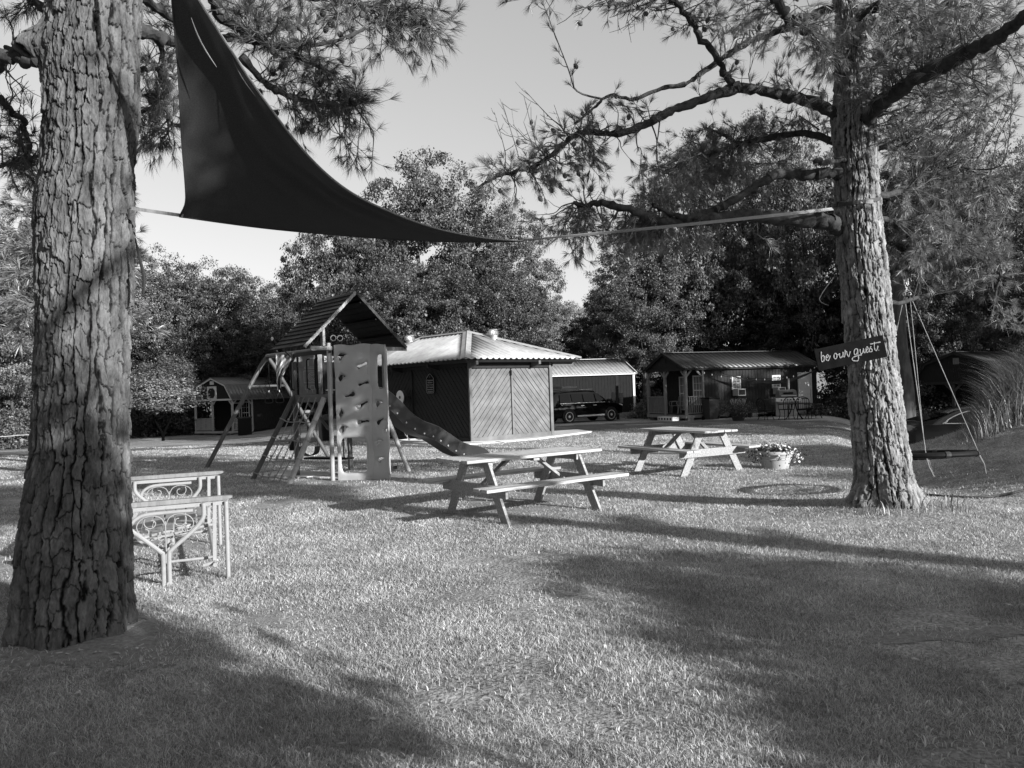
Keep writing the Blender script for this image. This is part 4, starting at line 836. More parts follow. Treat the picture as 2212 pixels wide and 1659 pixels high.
        o = npmesh(name, V, [qd], M['plastic'], R_, smooth=True); m = o.modifiers.new('t', 'SOLIDIFY'); m.thickness = .03; m.offset = 1
        return o
    # front face holes given in photo crop units: x 1125..1375 -> 0..w, y 565..1500 -> top..ground
    wF = (K-A).length; cz = lambda y: 2.55-(y-565)/935*2.60; cx = lambda x: (x-1125)/250*wF
    H1 = [(cx(x), cz(y), a*1.12/250*wF, b*1.45/935*2.6, r, 2) for x, y, a, b, r in ((1175, 650, 32, 17, .12), (1315, 716, 38, 17, .15), (1170, 793, 30, 16, 0), (1318, 840, 36, 14, 0), (1225, 914, 36, 15, .05), (1308, 980, 44, 16, .28), (1157, 1037, 21, 19, 0), (1308, 1094, 40, 16, -.12), (1167, 1140, 34, 16, .15))]
    H1.append((cx(1237), cz(1318), 97/250*wF, 126/935*2.6, 0, 5))
    wall('climbing_wall', A, K, H1, -.12, 2.52, 1, 5)
    wS = (E-K).length; cx2 = lambda x: (x-1378)/102*wS
    H2 = [(cx2(x), cz(y), a/102*wS, b*(1.4 if pw == 2 else 1)/935*2.6, r, pw) for x, y, a, b, r, pw in ((1442, 765, 28, 118, 0, 4), (1425, 975, 27, 17, 0, 2), (1430, 1092, 30, 15, .3, 2), (1420, 1228, 24, 14, 0, 2), (1425, 1348, 27, 17, .2, 2), (1462, 1152, 12, 16, 0, 2))]
    wall('climbing_wall', K, E, H2, -.12, 2.50, .8, 8)
    # binoculars on the corner
    bn = MB()
    for s in (0, 1):
        c = q3(-.50+s*.14, -.02+s*.0, 2.66); ax = Vector((.2, -1, .02))
        bn.lathe([(.0, .30), (.05, .28), (.055, .12), (.060, 0), (.060, -.02)], c, 16, axis=-ax)
    bn.build('binocular_tube', M['black'], R_, smooth=True)
    for s in (0, 1): MB().tube([q3(-.50+s*.14, -.02, 2.66)+Vector((0, 0, 0))+Vector((math.cos(a)*.05, -.025, math.sin(a)*.05)) for a in np.linspace(0, 6.28, 21)[:-1]], .010, 6, closed=True).build('eyepiece', M['panelp'], R_, smooth=True)
    MB().tube(crv([q3(-.6, 0, 2.5), q3(-.52, 0, 2.56), q3(-.45, 0, 2.62)], 4), .02, 8).build('bracket', M['black'], R_)
    # net poles and cargo net
    top1, top2 = q3(-.63, 1.5, 1.58), q3(-.66, .12, 1.55); b1 = Vector((-5.22, 15.2, 0))-F0; b2 = Vector((-4.19, 14.15, 0))-F0; b1.z = b2.z = -.1
    MB().tube([top1, b1], .048, 12).build('net_pole', M['polem'], R_, smooth=True)
    MB().tube([top2, b2], .052, 12).build('net_pole', M['plasticg'], R_, smooth=True)
    mb = MB(); g = random.Random(3)
    def N_(s, t): return top1.lerp(top2, s).lerp(b1.lerp(b2, s), t)
    for s in (.2, .38, .56, .74):
        pts = [N_(s+.02*math.sin(k*1.3+s*9), k/9)+Vector((0, 0, -.04*math.sin(math.pi*k/9))) for k in range(0, 10)]; c = crv(pts, 10); mb.tube(c, [.011*(1+.18*math.sin(i*2.4)) for i in range(len(c))], 6)
    for t in (.26, .47, .68, .88):
        pts = [N_(s, t+.01*math.sin(s*9))+Vector((0, 0, -.05*math.sin(math.pi*s))) for s in np.linspace(0, 1, 9)]; c = crv(pts, 5); mb.tube(c, [.011*(1+.15*math.sin(i*2.4)) for i in range(len(c))], 6)
        for s in (.2, .38, .56, .74): mb.tube([N_(s, t-.012), N_(s, t+.012)], .024, 7)
        for p_, a_, b_ in ((top1, top1, b1), (top2, top2, b2)): mb.tube([a_.lerp(b_, t-.006)+Vector((0, 0, 0)), a_.lerp(b_, t+.006)], .062, 10)
    mb.build('cargo_net', M['rope'], R_, smooth=True)
    # slide
    mb = MB(); sp = MB(); prof_ = [(0, 1.56, 0), (.12, 1.58, 0), (.3, 1.52, 0), (.55, 1.33, 0), (.85, 1.04, 0), (1.15, .85, 0), (1.5, .72, 0), (1.8, .55, 0), (2.1, .36, 0), (2.4, .24, 0), (2.7, .17, 0), (2.95, .05, 0)]
    c = crv([(a, b, 0) for a, b, _ in prof_], 6); e0 = .62; bc = .78; hw_ = .24
    sec = [(-hw_-.03, .10), (-hw_-.035, .135), (-hw_, .15), (-hw_+.03, .12), (-hw_+.05, .02), (0, 0), (hw_-.05, .02), (hw_-.03, .12), (hw_, .15), (hw_+.035, .135), (hw_+.03, .10), (hw_-.0, -.16), (-hw_, -.16)]
    V = []; m_ = len(sec)
    for i, p in enumerate(c):
        t = (c[min(i+1, len(c)-1)]-c[max(i-1, 0)]).normalized(); nrm = Vector((-t.y, t.x, 0)); nrm = nrm if nrm.y > 0 else -nrm
        k = min(1, (len(c)-1-i)/6+.35)
        for (y, h) in sec:
            h2 = h*k if h < 0 else h*min(1, (len(c)-1-i)/4+.4); V.append(q3(e0+p.x+nrm.x*h2, bc+y, p.y+nrm.y*h2))
    fs = [(i*m_+j, i*m_+(j+1) % m_, (i+1)*m_+(j+1) % m_, (i+1)*m_+j) for i in range(len(c)-1) for j in range(m_)]; fs += [tuple(range(m_)), tuple((len(c)-1)*m_+j for j in range(m_-1, -1, -1))]
    mb.add(V, fs).build('slide', M['plasticd'], R_, smooth=True, ang=.7)
    dm = MB()
    for row, h in ((0, -.015), (1, -.10)):
        for i in range(6+row*2, len(c)-6, 4):
            p = c[i]; t = (c[i+1]-c[i-1]).normalized(); nrm = Vector((-t.y, t.x, 0)); nrm = nrm if nrm.y > 0 else -nrm
            dm.lathe([(.0, .003), (.018, .002), (.022, -.004)], q3(e0+p.x+nrm.x*h, bc-hw_-.012, p.y+nrm.y*h), 8, axis=-EB)
    dm.build('slide_studs', M['panelp'], R_)
    # swing beam, A frame, brace
    s0 = q3(-.1, 1.55, 2.52); s1 = Vector((-6.0, 18.95, 2.60))-F0
    MB().tube([s0, s1], .055, 12).build('swing_beam', M['polem'], R_, smooth=True)
    for bx, by in ((-7.22, 17.9), (-4.75, 19.9)):
        e = Vector((bx, by, 0))-F0; e.z = -.1; tp_ = s1+Vector((0, 0, .0)); kn = tp_.lerp(e, .10)+Vector((0, 0, .05))
        MB().tube([tp_, kn, e], .05, 12).build('swing_leg', M['polem'], R_, smooth=True)
    MB().tube([s1.lerp(Vector((-7.22, 17.9, 0))-F0, .28), s1.lerp(Vector((-4.75, 19.9, 0))-F0, .28)], .03, 8).build('brace', M['polem'], R_, smooth=True)
    MB().tube([q3(.5, .35, 1.9), Vector((-2.13, 15.7, -.1))-F0], .048, 12).build('leg', M['plasticg'], R_, smooth=True)
    MB().tube([q3(-.6, .9, 1.45), q3(-.55, .2, .95)], .03, 8).build('brace', M['polem'], R_, smooth=True)
    MB().bar(q3(.6, .1, .06), q3(1.1, .5, .06), .05, .06).build('ground_bar', M['dark'], R_)
    return Vector(R_.location)+s0-Vector((0, 0, 0)), Vector(R_.location)+s1
S0, S1 = playset()
# pot of flowers on the front post is tiny; striped post band
GSW = 'swings under the playset beam'
def chain(mb, a, b, r=.005):
    n = int((b-a).length/.05); pts = [a.lerp(b, i/n) for i in range(n+1)]; mb.tube(pts, [r*(1+.5*(i % 2)) for i in range(n+1)], 5)
dirb = (S1-S0).normalized(); ex_ = dirb
def belt_swing(t, z, lab, tw=0):
    p = S0.lerp(S1, t); g0 = Hf(p.x, p.y); root = thing('belt_swing', lab, 'swing', (p.x, p.y, g0+z), tw, GSW)
    pts = crv([(-.24*dirb.x, -.24*dirb.y, .20), (-.20*dirb.x, -.20*dirb.y, .06), (0, 0, 0), (.20*dirb.x, .20*dirb.y, .06), (.24*dirb.x, .24*dirb.y, .20)], 5); mb = MB(); sd_ = Vector((-dirb.y, dirb.x, 0))
    for a, b in zip(pts, pts[1:]): mb.bar(a, b, .15, .014, side=sd_)
    mb.build('seat', M['black'], root)
    for s in (-1, 1):
        mb = MB(); chain(mb, Vector((s*.24*dirb.x, s*.24*dirb.y, .2)), Vector((s*.22*dirb.x, s*.22*dirb.y, p.z-g0-z-.04))); 
        mb.build('chain', M['dark'], root)
belt_swing(.17, .33, 'black belt swing nearest the playset tower', .5); belt_swing(.47, .38, 'black belt swing midway along the swing beam', -.4)
p = S0.lerp(S1, .86); root = thing('trapeze_swing', 'trapeze bar with two triangular hand rings at the far beam end', 'swing', (p.x, p.y, 1.78), 0, GSW)
MB().tube([Vector((-.13, 0, 0)), Vector((.13, 0, 0))], .014, 8).build('bar', M['black'], root)
for s in (-1, 1):
    MB().tube([Vector((s*.11, 0, 0)), Vector((s*.115, 0, p.z-1.80))], .011, 6).build('rope', M['black'], root)
    c = Vector((s*.13, 0, -.22)); MB().tube(crv([c+Vector((0, 0, .16)), c+Vector((.09, 0, -.02)), c+Vector((.07, 0, -.09)), c+Vector((-.07, 0, -.09)), c+Vector((-.09, 0, -.02))], 4, True), .009, 6, closed=True).build('hand_ring', M['dark'], root, smooth=True)
    MB().tube([Vector((s*.12, 0, 0)), Vector((s*.13, 0, -.06))], .008, 5).build('link', M['whitep'], root)
a = P(657, 993, 16.0); b = P(765, 991, 15.4); c = (a+b)/2; c.z = .32; root = thing('plank_swing', 'flat black plank glider hanging low behind the climbing wall', 'swing', c, 0, GSW); d = (b-a); d.z = 0; d = d.normalized()*.55
MB().bar(-d, d, .26, .035, side=(-d.y, d.x, 0)).build('seat', M['black'], root, bevel=.008)
for s in (.62, .72): MB().bar(d*(s+.1), d*(s+.1)+Vector((0, 0, 1.9)), .03, .02).build('hanger', M['dark'] if s < .7 else M['porch'], root)
# flag
root = thing('striped_flag', 'pale striped flag drooping from a thin staff behind the playset', 'flag', P(632, 775, 16.6)); o_ = Vector(root.location)
MB().tube([Vector((0, 0, 0)), P(588, 732, 16.6)-o_], .014, 6).build('staff', M['dark'], root)
MB().lathe([(.0, -.04), (.025, -.03), (.03, .02), (0, .05)], P(588, 732, 16.6)-o_, 8).build('finial', M['whitep'], root)
def flag_strip(k, m, lst):
    for (x, w) in [(k, 1)]:
        pass
NXf, NZf = 36, 60; V = []
for j in range(NZf+1):
    for i in range(NXf+1):
        s = i/NXf; t = j/NZf; uL, uR = 596+t*t*3, 634-26*min(1, t*1.35)**1.1; u = uL+(uR-uL)*s; v = 766+t*78*(1-.1*s); p = P(u, v, 16.6+.09*math.sin(s*11+t*3)*(.4+t)); V.append(tuple(p-o_))
for par, mm, nm in ((0, 'flagw', 'stripe'), (1, 'flagg', 'stripe')):
    fs = [(j*(NXf+1)+i, j*(NXf+1)+i+1, (j+1)*(NXf+1)+i+1, (j+1)*(NXf+1)+i) for j in range(NZf) for i in range(NXf) if ((int((i*1.0+j*.85)//6)) % 2) == par]
    npmesh('flag_cloth', V, [fs], M[mm], root, smooth=True)
# ------------------------------------------------------------------ picnic tables (x along, y across)
def picnic_table(label, cx, cy, ang, L, span, seatL, mtl='wood', tilt=0):
    z = Hf(cx, cy); r = thing('picnic_table', label, 'picnic table', (cx, cy, z), ang, 'picnic tables on the lawn'); r.rotation_euler[0] = tilt; g = random.Random(int(cx*9))
    mb = MB()
    for i in range(5):
        y = -.30+i*.15; mb.box((g.uniform(-.008, .008), y, .735+g.uniform(-.002, .002)), (L+g.uniform(-.02, .02), .142, .036), 0, 0, g.uniform(-.01, .01))
    mb.build('tabletop', M[mtl], r, bevel=.005)
    for s in (-1, 1):
        mb = MB()
        for i in (0, 1) : mb.box((g.uniform(-.01, .01), s*(.62+i*.145), .435), (seatL+g.uniform(-.02, .02), .138, .036))
        mb.build('seat', M[mtl], r, bevel=.005)
    for e in (-1, 1):
        x = e*span/2
        for s in (-1, 1):
            MB().bar((x, s*.24, .715), (x, s*.66, -.04), .038, .135, side=(1, 0, 0)).build('leg', M['wood2'], r, bevel=.004)
        MB().bar((x+e*.040, -.74, .375), (x+e*.040, .74, .375), .036, .135, side=(1, 0, 0)).build('seat_beam', M['wood2'], r, bevel=.004)
        MB().bar((x-e*.0-.036*e, -.32, .675), (x-.036*e, .32, .675), .036, .085, side=(1, 0, 0)).build('top_beam', M['wood2'], r, bevel=.004)
        MB().bar((x-e*.04, 0, .36), (x-e*.50, 0, .70), .085, .036, side=(0, 1, 0)).build('brace', M['wood2'], r, bevel=.003)
    MB().box((0, 0, .695), (.09, .66, .036)).build('top_beam', M['wood2'], r)
    return r
picnic_table('weathered picnic table in front of the slide end, nearer the viewer', .09, 10.0, math.atan2(.57, .82), 2.12, 1.42, 2.18)
picnic_table('weathered picnic table beside the flower pot', 3.12, 13.95, math.atan2(.88, -.47), 1.80, 1.28, 1.95)
# ------------------------------------------------------------------ glider bench
def glider():
    a = Vector((.92, .39, 0)); l = Vector((-.39, .92, 0)); o_ = Vector((-3.045, 6.66, 0)); r = thing('glider_bench', 'white tubular glider bench with wooden arms and scrollwork ends', 'glider bench', (o_.x, o_.y, Hf(o_.x, o_.y)), math.atan2(.39, .92)); LN = 1.75
    for k, y in enumerate((0, LN)):
        zo = .0 if k == 0 else .07
        W = lambda x, z: Vector((x, y, z+zo))
        MB().prism([W(-.52, .70), W(.50, .70), W(.56, .715), W(.56, .735), W(.50, .74), W(-.52, .74)], (0, 1, 0), .07).build('armrest', M['porch'], r, bevel=.004)
        mb = MB(); mb.box((.0, y+.035, .675+zo), (1.02, .03, .035)); mb.build('arm_rail', M['white'], r, bevel=.004)
        T_ = lambda pts, rad=.019: MB().tube(crv([W(*p) for p in pts], 5), rad, 10)
        for x in (.505, -.49): MB().tube([W(x, .69), W(x, -.05-zo)], .0195, 12).build('leg', M['white'], r, smooth=True)
        T_([(.318, .69), (.318, .584), (.29, .527), (.23, .46), (.097, .35), (.05, .306), (.030, .256), (.030, -.04-zo)]).build('frame_tube', M['white'], r, smooth=True)
        T_([(-.318, .69), (-.318, .584), (-.25, .50), (-.17, .427), (-.037, .3), (-.018, .256), (-.018, -.04-zo)]).build('frame_tube', M['white'], r, smooth=True)
        MB().bar(W(.41, .69)+Vector((0, -.0, 0)), W(.395, .17), .032, .012, side=(1, 0, 0)).build('hanger', M['white'], r, bevel=.002)
        MB().bar(W(-.40, .69), W(-.395, .17), .032, .012, side=(1, 0, 0)).build('hanger', M['white'], r, bevel=.002)
        T_([(-.27, .50), (-.255, .56), (-.21, .605), (-.127, .63), (.1, .633), (.232, .633)], .016).build('frame_tube', M['white'], r, smooth=True)
        mb = MB()
        def spiral(cx, cz, r0_, r1_, a0, a1, n=26): mb.tube([W(cx+(r0_+(r1_-r0_)*i/n)*math.cos(a0+(a1-a0)*i/n), cz+(r0_+(r1_-r0_)*i/n)*math.sin(a0+(a1-a0)*i/n)) for i in range(n+1)], .0045, 6)
        cx = .008
        mb.tube([W(cx, .56), W(cx, .30)], .005, 6)
        for s in (-1, 1):
            mb.tube(crv([W(cx, .52), W(cx+s*.035, .59), W(cx+s*.11, .615), W(cx+s*.19, .59), W(cx+s*.225, .53), W(cx+s*.20, .47), W(cx+s*.15, .455)], 6), .0045, 6)
            spiral(cx+s*.11, .555, .062, .02, math.pi/2-s*.9, math.pi/2-s*(.9+5.4)); spiral(cx+s*.16, .475, .035, .014, math.pi/2, math.pi/2+s*4.6); spiral(cx+s*.04, .43, .034, .012, -math.pi/2-s*.9, -math.pi/2-s*.9+s*5); spiral(cx+s*.04, .345, .03, .012, -math.pi/2-s*.6, -math.pi/2-s*.6+s*5)
        mb.build('scrollwork', M['white'], r, smooth=True)
    for x, z in ((.395, .17), (-.395, .17)): MB().tube([Vector((x, -.12, z-.01)), Vector((x, LN+.1, z+.05))], .018, 10).build('swing_rail', M['white'], r, smooth=True)
    MB().tube([Vector((.395, -.04, .165)), Vector((.30, -.04, .15))], .018, 10).build('rail_end', M['white'], r, smooth=True)
    mb = MB()
    for i in range(7): mb.bar((-.26+i*.095, .12, .40+.018*i), (-.26+i*.095, LN-.10, .43+.018*i), .078, .02, side=(1, 0, .18))
    mb.build('seat', M['wood2'], r, bevel=.003)
    mb = MB()
    for i in range(14): mb.bar((-.30, .15+i*.112, .42), (-.40, .15+i*.112, .92), .075, .018, side=(0, 1, 0))
    mb.build('backrest', M['wood2'], r, bevel=.003)
    for y in (.14, LN-.12):
        MB().tube(crv([(-.45, y, .95), (-.33, y, .42), (-.25, y, .37), (.36, y, .47), (.40, y, .43)], 5), .015, 8).build('seat_frame', M['white'], r, smooth=True)
        MB().tube([(.0, y, .38), (.0, y, .18), (.39, y, .18)], .014, 8).build('seat_frame', M['white'], r, smooth=True)
    MB().tube([(.02, -.02, .02), (.02, LN, .08)], .018, 10).build('base_rail', M['white'], r, smooth=True)
glider()
# ------------------------------------------------------------------ flower pot
_f = MB().lathe([(.002, -.02), (.006, -.004), (.022, .006), (.026, .010), (.008, .004)], n=8).build('flower', M['petal'], None); FLOWER = _f.data; bpy.data.objects.remove(_f)
def flowerpot(label, x, y, rad, h, n, sun=True, big=False, mk='pot'):
    r = thing('flower_pot', label, 'flower pot', (x, y, Hf(x, y))); g = np.random.default_rng(int(x*10))
    MB().lathe([(rad*.66, 0), (rad*.72, h*.2), (rad*.82, h*.52), (rad*.86, h*.54), (rad*.86, h*.60), (rad*.84, h*.615), (rad*.87, h*.63), (rad*.89, h*.71), (rad*.87, h*.725), (rad*.9, h*.74), (rad*.91, h*.80), (rad, h*.83), (rad*1.02, h*.9), (rad*.99, h), (rad*.92, h), (rad*.9, h*.93), (0, h*.92)], n=36).build('pot', M[mk], r, smooth=True)
    n_ = n*(60 if big else 26); p = g.normal(size=(n_, 3))*np.array((rad*.62, rad*.5, .035))*1.0+np.array((0, 0, h+.02)); out = np.hypot(p[:, 0], p[:, 1]) > rad*.95; p[out, 2] -= np.abs(g.normal(size=out.sum()))*.11
    if big: p = g.normal(size=(n_, 3))*np.array((rad*.8, rad*.8, .16))+np.array((0, 0, h+.16))
    t = g.normal(size=(n_, 3)); t /= np.linalg.norm(t, axis=1)[:, None]; b = np.cross(t, g.normal(size=(n_, 3))); b /= np.linalg.norm(b, axis=1)[:, None]; s = .022*(1.8 if big else 1)
    V = np.stack([p-t*s, p+b*s*.6, p+t*s, p-b*s*.6], 1).reshape(-1, 3); npmesh('leaves', V, [np.arange(n_)[:, None]*4+np.array([[0, 1, 2, 3]])], M['leafA'], r)
    mb = MB()
    if not big:
        for i in range(n):
            a = g.uniform(0, 6.28); d = rad*g.uniform(.3, 1.15); x_ = math.cos(a)*d*1.05; y_ = math.sin(a)*d*.8-.03; zz = h+g.uniform(.03, .11)-(max(0, d/rad-.85)*.5); 
            if i > n*.62: x_ = rad*g.uniform(.85, 1.5)*(1 if g.random() < .72 else -1); y_ = g.uniform(-.15, .1); zz = h*g.uniform(.3, .95)
            ax = Vector((g.normal()*.5+.1, -.6+g.normal()*.5, .7)).normalized(); fl_ = bpy.data.objects.new('flower', FLOWER); COL.objects.link(fl_); fl_.parent = r; fl_.location = (x_, y_, zz); fl_.rotation_euler = ax.to_track_quat('Z', 'Y').to_euler(); k_ = g.uniform(.75, 1.15); fl_.scale = (k_, k_, k_)
    else:
        for i in range(26):
            a = g.uniform(0, 6.28); d = rad*g.uniform(0, .9); e = Vector((math.cos(a)*d*1.3, math.sin(a)*d*1.3, h+.42+g.uniform(0, .22))); mb.tube([Vector((math.cos(a)*d*.8, math.sin(a)*d*.8, h+.2)), e], [.006, .014], 5)
        mb.build('flower_spikes', M['hose'], r)
    return r
px = P(1675, 1005, 13.9); pr = flowerpot('pale round flower pot with trailing white petunias beside the picnic table', px.x, 13.9, .33, .32, 60)
o_ = Vector((px.x, 13.85, Hf(px.x, 13.9))); fr = thing('small_flag', 'tiny striped flag on a stick planted in the petunia pot', 'small flag', o_+Vector((.13, 0, .28)))
MB().tube([Vector((0.0, 0, -.06)), Vector((-.035, 0, .235))], .004, 5).build('stick', M['whitep'], fr)
MB().prism([Vector((-.03, 0, .21)), Vector((-.105, 0, .07)), Vector((-.09, 0, .05)), Vector((-.01, 0, .06))], (0, 1, 0), .003).build('flag_cloth', M['dark'], fr)
mb = MB()
for i in range(5): mb.bar((-.028+.003*i, -.002, .185-.028*i), (-.034-.015*i+.0, -.002, .178-.026*i), .004, .009, side=(0, 1, 0))
mb.build('stripe', M['panelp'], fr)
# ------------------------------------------------------------------ hut
HX = Vector((.757, .653, 0)); HB = Vector((-.653, .757, 0)); HN = Vector((-1.27, 22.8, 0))
def hut():
    r = thing('hut', 'square hut with diagonal board walls and pale hipped metal roof', 'hut', (HN.x, HN.y, 0.02), math.atan2(HX.y, HX.x))   # local x along right face, y along left face
    W, L, zw, ze = 3.34, 6.5, 2.52, 2.50
    MB().box((W/2, L/2, zw/2), (W-.06, L-.06, zw)).build('wall_core', M['fascia'], r)
    g = random.Random(5)
    def chev(x0, x1, z0, z1, dr, face, m, name):
        """diagonal boards clipped to a rectangle; face 'r' is y=0 facing -y, 'l' is x=0 facing -x"""
        mb = MB(); w = .155; k = -4.0; S = 4.2
        import bmesh
        while k < 6:
            # strip between lines z = dr*(x-x0)*1.12 + k .. k+w
            sl = 1.12*dr; c = []
            poly = [(x0, sl*0+k), (x1, sl*(x1-x0)+k), (x1, sl*(x1-x0)+k+w*1.42), (x0, k+w*1.42)]
            def clip(poly, f):
                out = []
                for i in range(len(poly)):
                    a, b = poly[i-1], poly[i]; fa, fb = f(a), f(b)
                    if fa >= 0: 
                        if fb < 0: t = fa/(fa-fb); out.append((a[0]+(b[0]-a[0])*t, a[1]+(b[1]-a[1])*t))
                        else: out.append(b)
                    elif fb >= 0:
                        t = fa/(fa-fb); out.append((a[0]+(b[0]-a[0])*t, a[1]+(b[1]-a[1])*t)); out.append(b)
                return out
            gap = .012; poly = [(x, z+(gap if i < 2 else -gap)) for i, (x, z) in enumerate(poly)]
            poly = clip(poly, lambda p: p[1]-z0); poly = clip(poly, lambda p: z1-p[1]) if poly else poly
            if poly and len(poly) > 2:
                t = .022+g.uniform(-.003, .004)
                if face == 'r': mb.prism([(x, .032, z) for x, z in poly], (0, -1, 0), t)
                else: mb.prism([(.032, x, z) for x, z in poly], (-1, 0, 0), t)
            k += w*1.42
        mb.build(name, m, r)
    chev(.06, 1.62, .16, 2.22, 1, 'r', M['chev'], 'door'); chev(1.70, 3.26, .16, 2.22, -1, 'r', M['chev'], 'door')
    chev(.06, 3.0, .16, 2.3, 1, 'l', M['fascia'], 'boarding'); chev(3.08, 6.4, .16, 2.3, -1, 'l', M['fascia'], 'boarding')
    T_ = lambda c, d, m='fascia', nm='trim': MB().box(c, d).build(nm, M[m], r, bevel=.003)
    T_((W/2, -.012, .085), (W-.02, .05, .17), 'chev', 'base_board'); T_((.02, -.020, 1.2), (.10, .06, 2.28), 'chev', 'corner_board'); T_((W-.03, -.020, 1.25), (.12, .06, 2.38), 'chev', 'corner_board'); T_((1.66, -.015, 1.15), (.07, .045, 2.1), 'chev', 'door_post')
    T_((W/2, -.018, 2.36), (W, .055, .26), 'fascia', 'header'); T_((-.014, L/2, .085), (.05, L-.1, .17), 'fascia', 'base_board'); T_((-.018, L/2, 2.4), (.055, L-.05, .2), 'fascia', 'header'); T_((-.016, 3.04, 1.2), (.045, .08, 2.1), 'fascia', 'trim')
    T_((1.62, -.045, 2.08), (.05, .02, .16), 'black', 'latch')
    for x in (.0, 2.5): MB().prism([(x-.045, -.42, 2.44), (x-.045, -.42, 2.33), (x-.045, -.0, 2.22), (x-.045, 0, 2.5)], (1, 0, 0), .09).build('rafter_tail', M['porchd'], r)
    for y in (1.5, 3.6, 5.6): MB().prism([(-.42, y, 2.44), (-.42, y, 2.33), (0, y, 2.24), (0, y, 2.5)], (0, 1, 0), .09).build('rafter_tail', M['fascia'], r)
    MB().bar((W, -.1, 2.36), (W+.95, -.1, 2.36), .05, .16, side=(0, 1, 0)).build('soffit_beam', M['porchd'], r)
    # roof
    x0, x1, y0, y1 = -.45, 4.34, -.45, 6.95; a, b = (1.85, 2.4), (1.85, 5.04); zr = 3.50
    def slope(p, name):   # p: eave A, eave B, ridge (1 or 2 pts) -> corrugated mesh
        A, B = Vector(p[0]), Vector(p[1]); e = (B-A); L_ = e.length; e.normalize(); R1 = Vector(p[2]); R2 = Vector(p[3]) if len(p) > 3 else R1   # R1 above A side, R2 above B side
        up_ = (R1-A); up_ = (up_-e*up_.dot(e)); Hh = up_.length; up_.normalize(); n = e.cross(up_); n = n if n.z > 0 else -n
        ra, rb = (R1-A).dot(e), (R2-A).dot(e); NX = int(L_/.02); V = []; fs = []
        for i in range(NX+1):
            x = L_*i/NX; hmax = Hh*min(1, x/ra if ra > 1e-6 else 1, (L_-x)/(L_-rb) if L_-rb > 1e-6 else 1); ph = (x % .23)/.23; rb_ = .05*(.5-.5*math.cos(2*math.pi*ph))**2.2
            for h in (0, hmax): V.append(A+e*x+up_*h+n*(rb_+.012))
            if i: fs.append((2*i-2, 2*i, 2*i+1, 2*i-1))
        o = npmesh(name, np.array([tuple(v) for v in V]), [fs], M['roofl'], r); m = o.modifiers.new('t', 'SOLIDIFY'); m.thickness = .008; return o
    E = [(x0, y0, ze-.02), (x1, y0, ze-.02), (x1, y1, ze-.02), (x0, y1, ze-.02)]; RA, RB = (a[0], a[1], zr), (b[0], b[1], zr)
    slope([E[0], E[1], RA], 'roof_slope'); slope([E[1], E[2], RA, RB], 'roof_slope'); slope([E[2], E[3], RB], 'roof_slope'); slope([E[3], E[0], RB, RA], 'roof_slope')
    for p_, q_ in ((E[0], RA), (E[1], RA), (E[2], RB), (E[3], RB), (RA, RB)):
        p1, q1 = Vector(p_)+Vector((0, 0, .062)), Vector(q_)+Vector((0, 0, .075)); d = (q1-p1); sd_ = Vector((0, 0, 1)).cross(d).normalized()
        mb = MB()
        for s in (-1, 1): mb.bar(p1+sd_*s*.075+Vector((0, 0, -.022)), q1+sd_*s*.075+Vector((0, 0, -.022)), .16, .006, side=sd_*s+Vector((0, 0, -.33)))
        mb.tube([p1, q1], .02, 6); mb.build('ridge_cap', M['roofl'], r)
    MB().hexa([Vector((x0+.1, y0+.1, 2.40)), Vector((x1-.1, y0+.1, 2.40)), Vector((x1-.1, y1-.1, 2.40)), Vector((x0+.1, y1-.1, 2.40)), Vector((x0+.03, y0+.03, 2.47)), Vector((x1-.03, y0+.03, 2.47)), Vector((x1-.03, y1-.03, 2.47)), Vector((x0+.03, y1-.03, 2.47))]).build('soffit', M['fascia'], r)
    for (x, y, z) in ((2.4, 1.7, 3.16), (1.5, 5.35, 3.22)):
        t = MB().lathe([(.13, -.15), (.13, .2)], (x, y, z), 20).build('turbine_vent', M['metal'], r, smooth=True)
        mb = MB(); n = 24
        prof_ = [(.13, .20), (.185, .24), (.20, .30), (.19, .36), (.14, .40), (.03, .42)]
        for k in range(n):
            a0 = 2*math.pi*k/n; V = []
            for rr_, zz in prof_:
                for da, sc in ((0, 1.0), (.20, .90)): V.append((x+rr_*sc*math.cos(a0+da), y+rr_*sc*math.sin(a0+da), z+zz))
            mb.add(V, [(2*i, 2*i+1, 2*i+3, 2*i+2) for i in range(len(prof_)-1)])
        mb.lathe([(.155, .40), (.13, .425), (.0, .435)], (x, y, z), 20); mb.lathe([(.145, .19), (.145, .215)], (x, y, z), 20)
        o = mb.build('turbine_head', M['metal'], t, smooth=True)
    return r
hut_ = hut()
# concrete pad
cm = M['concrete']; mb = MB(); pad = [HN+HX*a+HB*b for a, b in ((-.45, -.35), (2.2, -.55), (5.4, .2), (6.0, 1.5), (4.0, 2.0), (3.6, 7), (-.8, 7), (-.8, 0))]
o = MB().prism([Vector((p.x, p.y, .0)) for p in pad], (0, 0, 1), .055).build('concrete_pad', cm); o['kind'] = 'structure'
o = MB().prism([Vector((x, y, Hf(x, y)-.04)) for x, y in ((-5.4, 16.0), (-4.9, 15.4), (-4.1, 15.1), (-3.5, 15.6), (-4.2, 16.2), (-5.0, 16.6))], (0, 0, 1), .058).build('stepping_slab', cm); o['kind'] = 'structure'
o = MB().prism([Vector((x, y, Hf(x, y)-.04)) for x, y in ((-4.0, 14.9), (-3.3, 14.75), (-3.2, 15.0), (-3.6, 15.2))], (0, 0, 1), .055).build('stepping_slab', cm); o['kind'] = 'structure'
def on_left(b, z, off=.06): return HN+HB*b+(-HX)*off+Vector((0, 0, z))
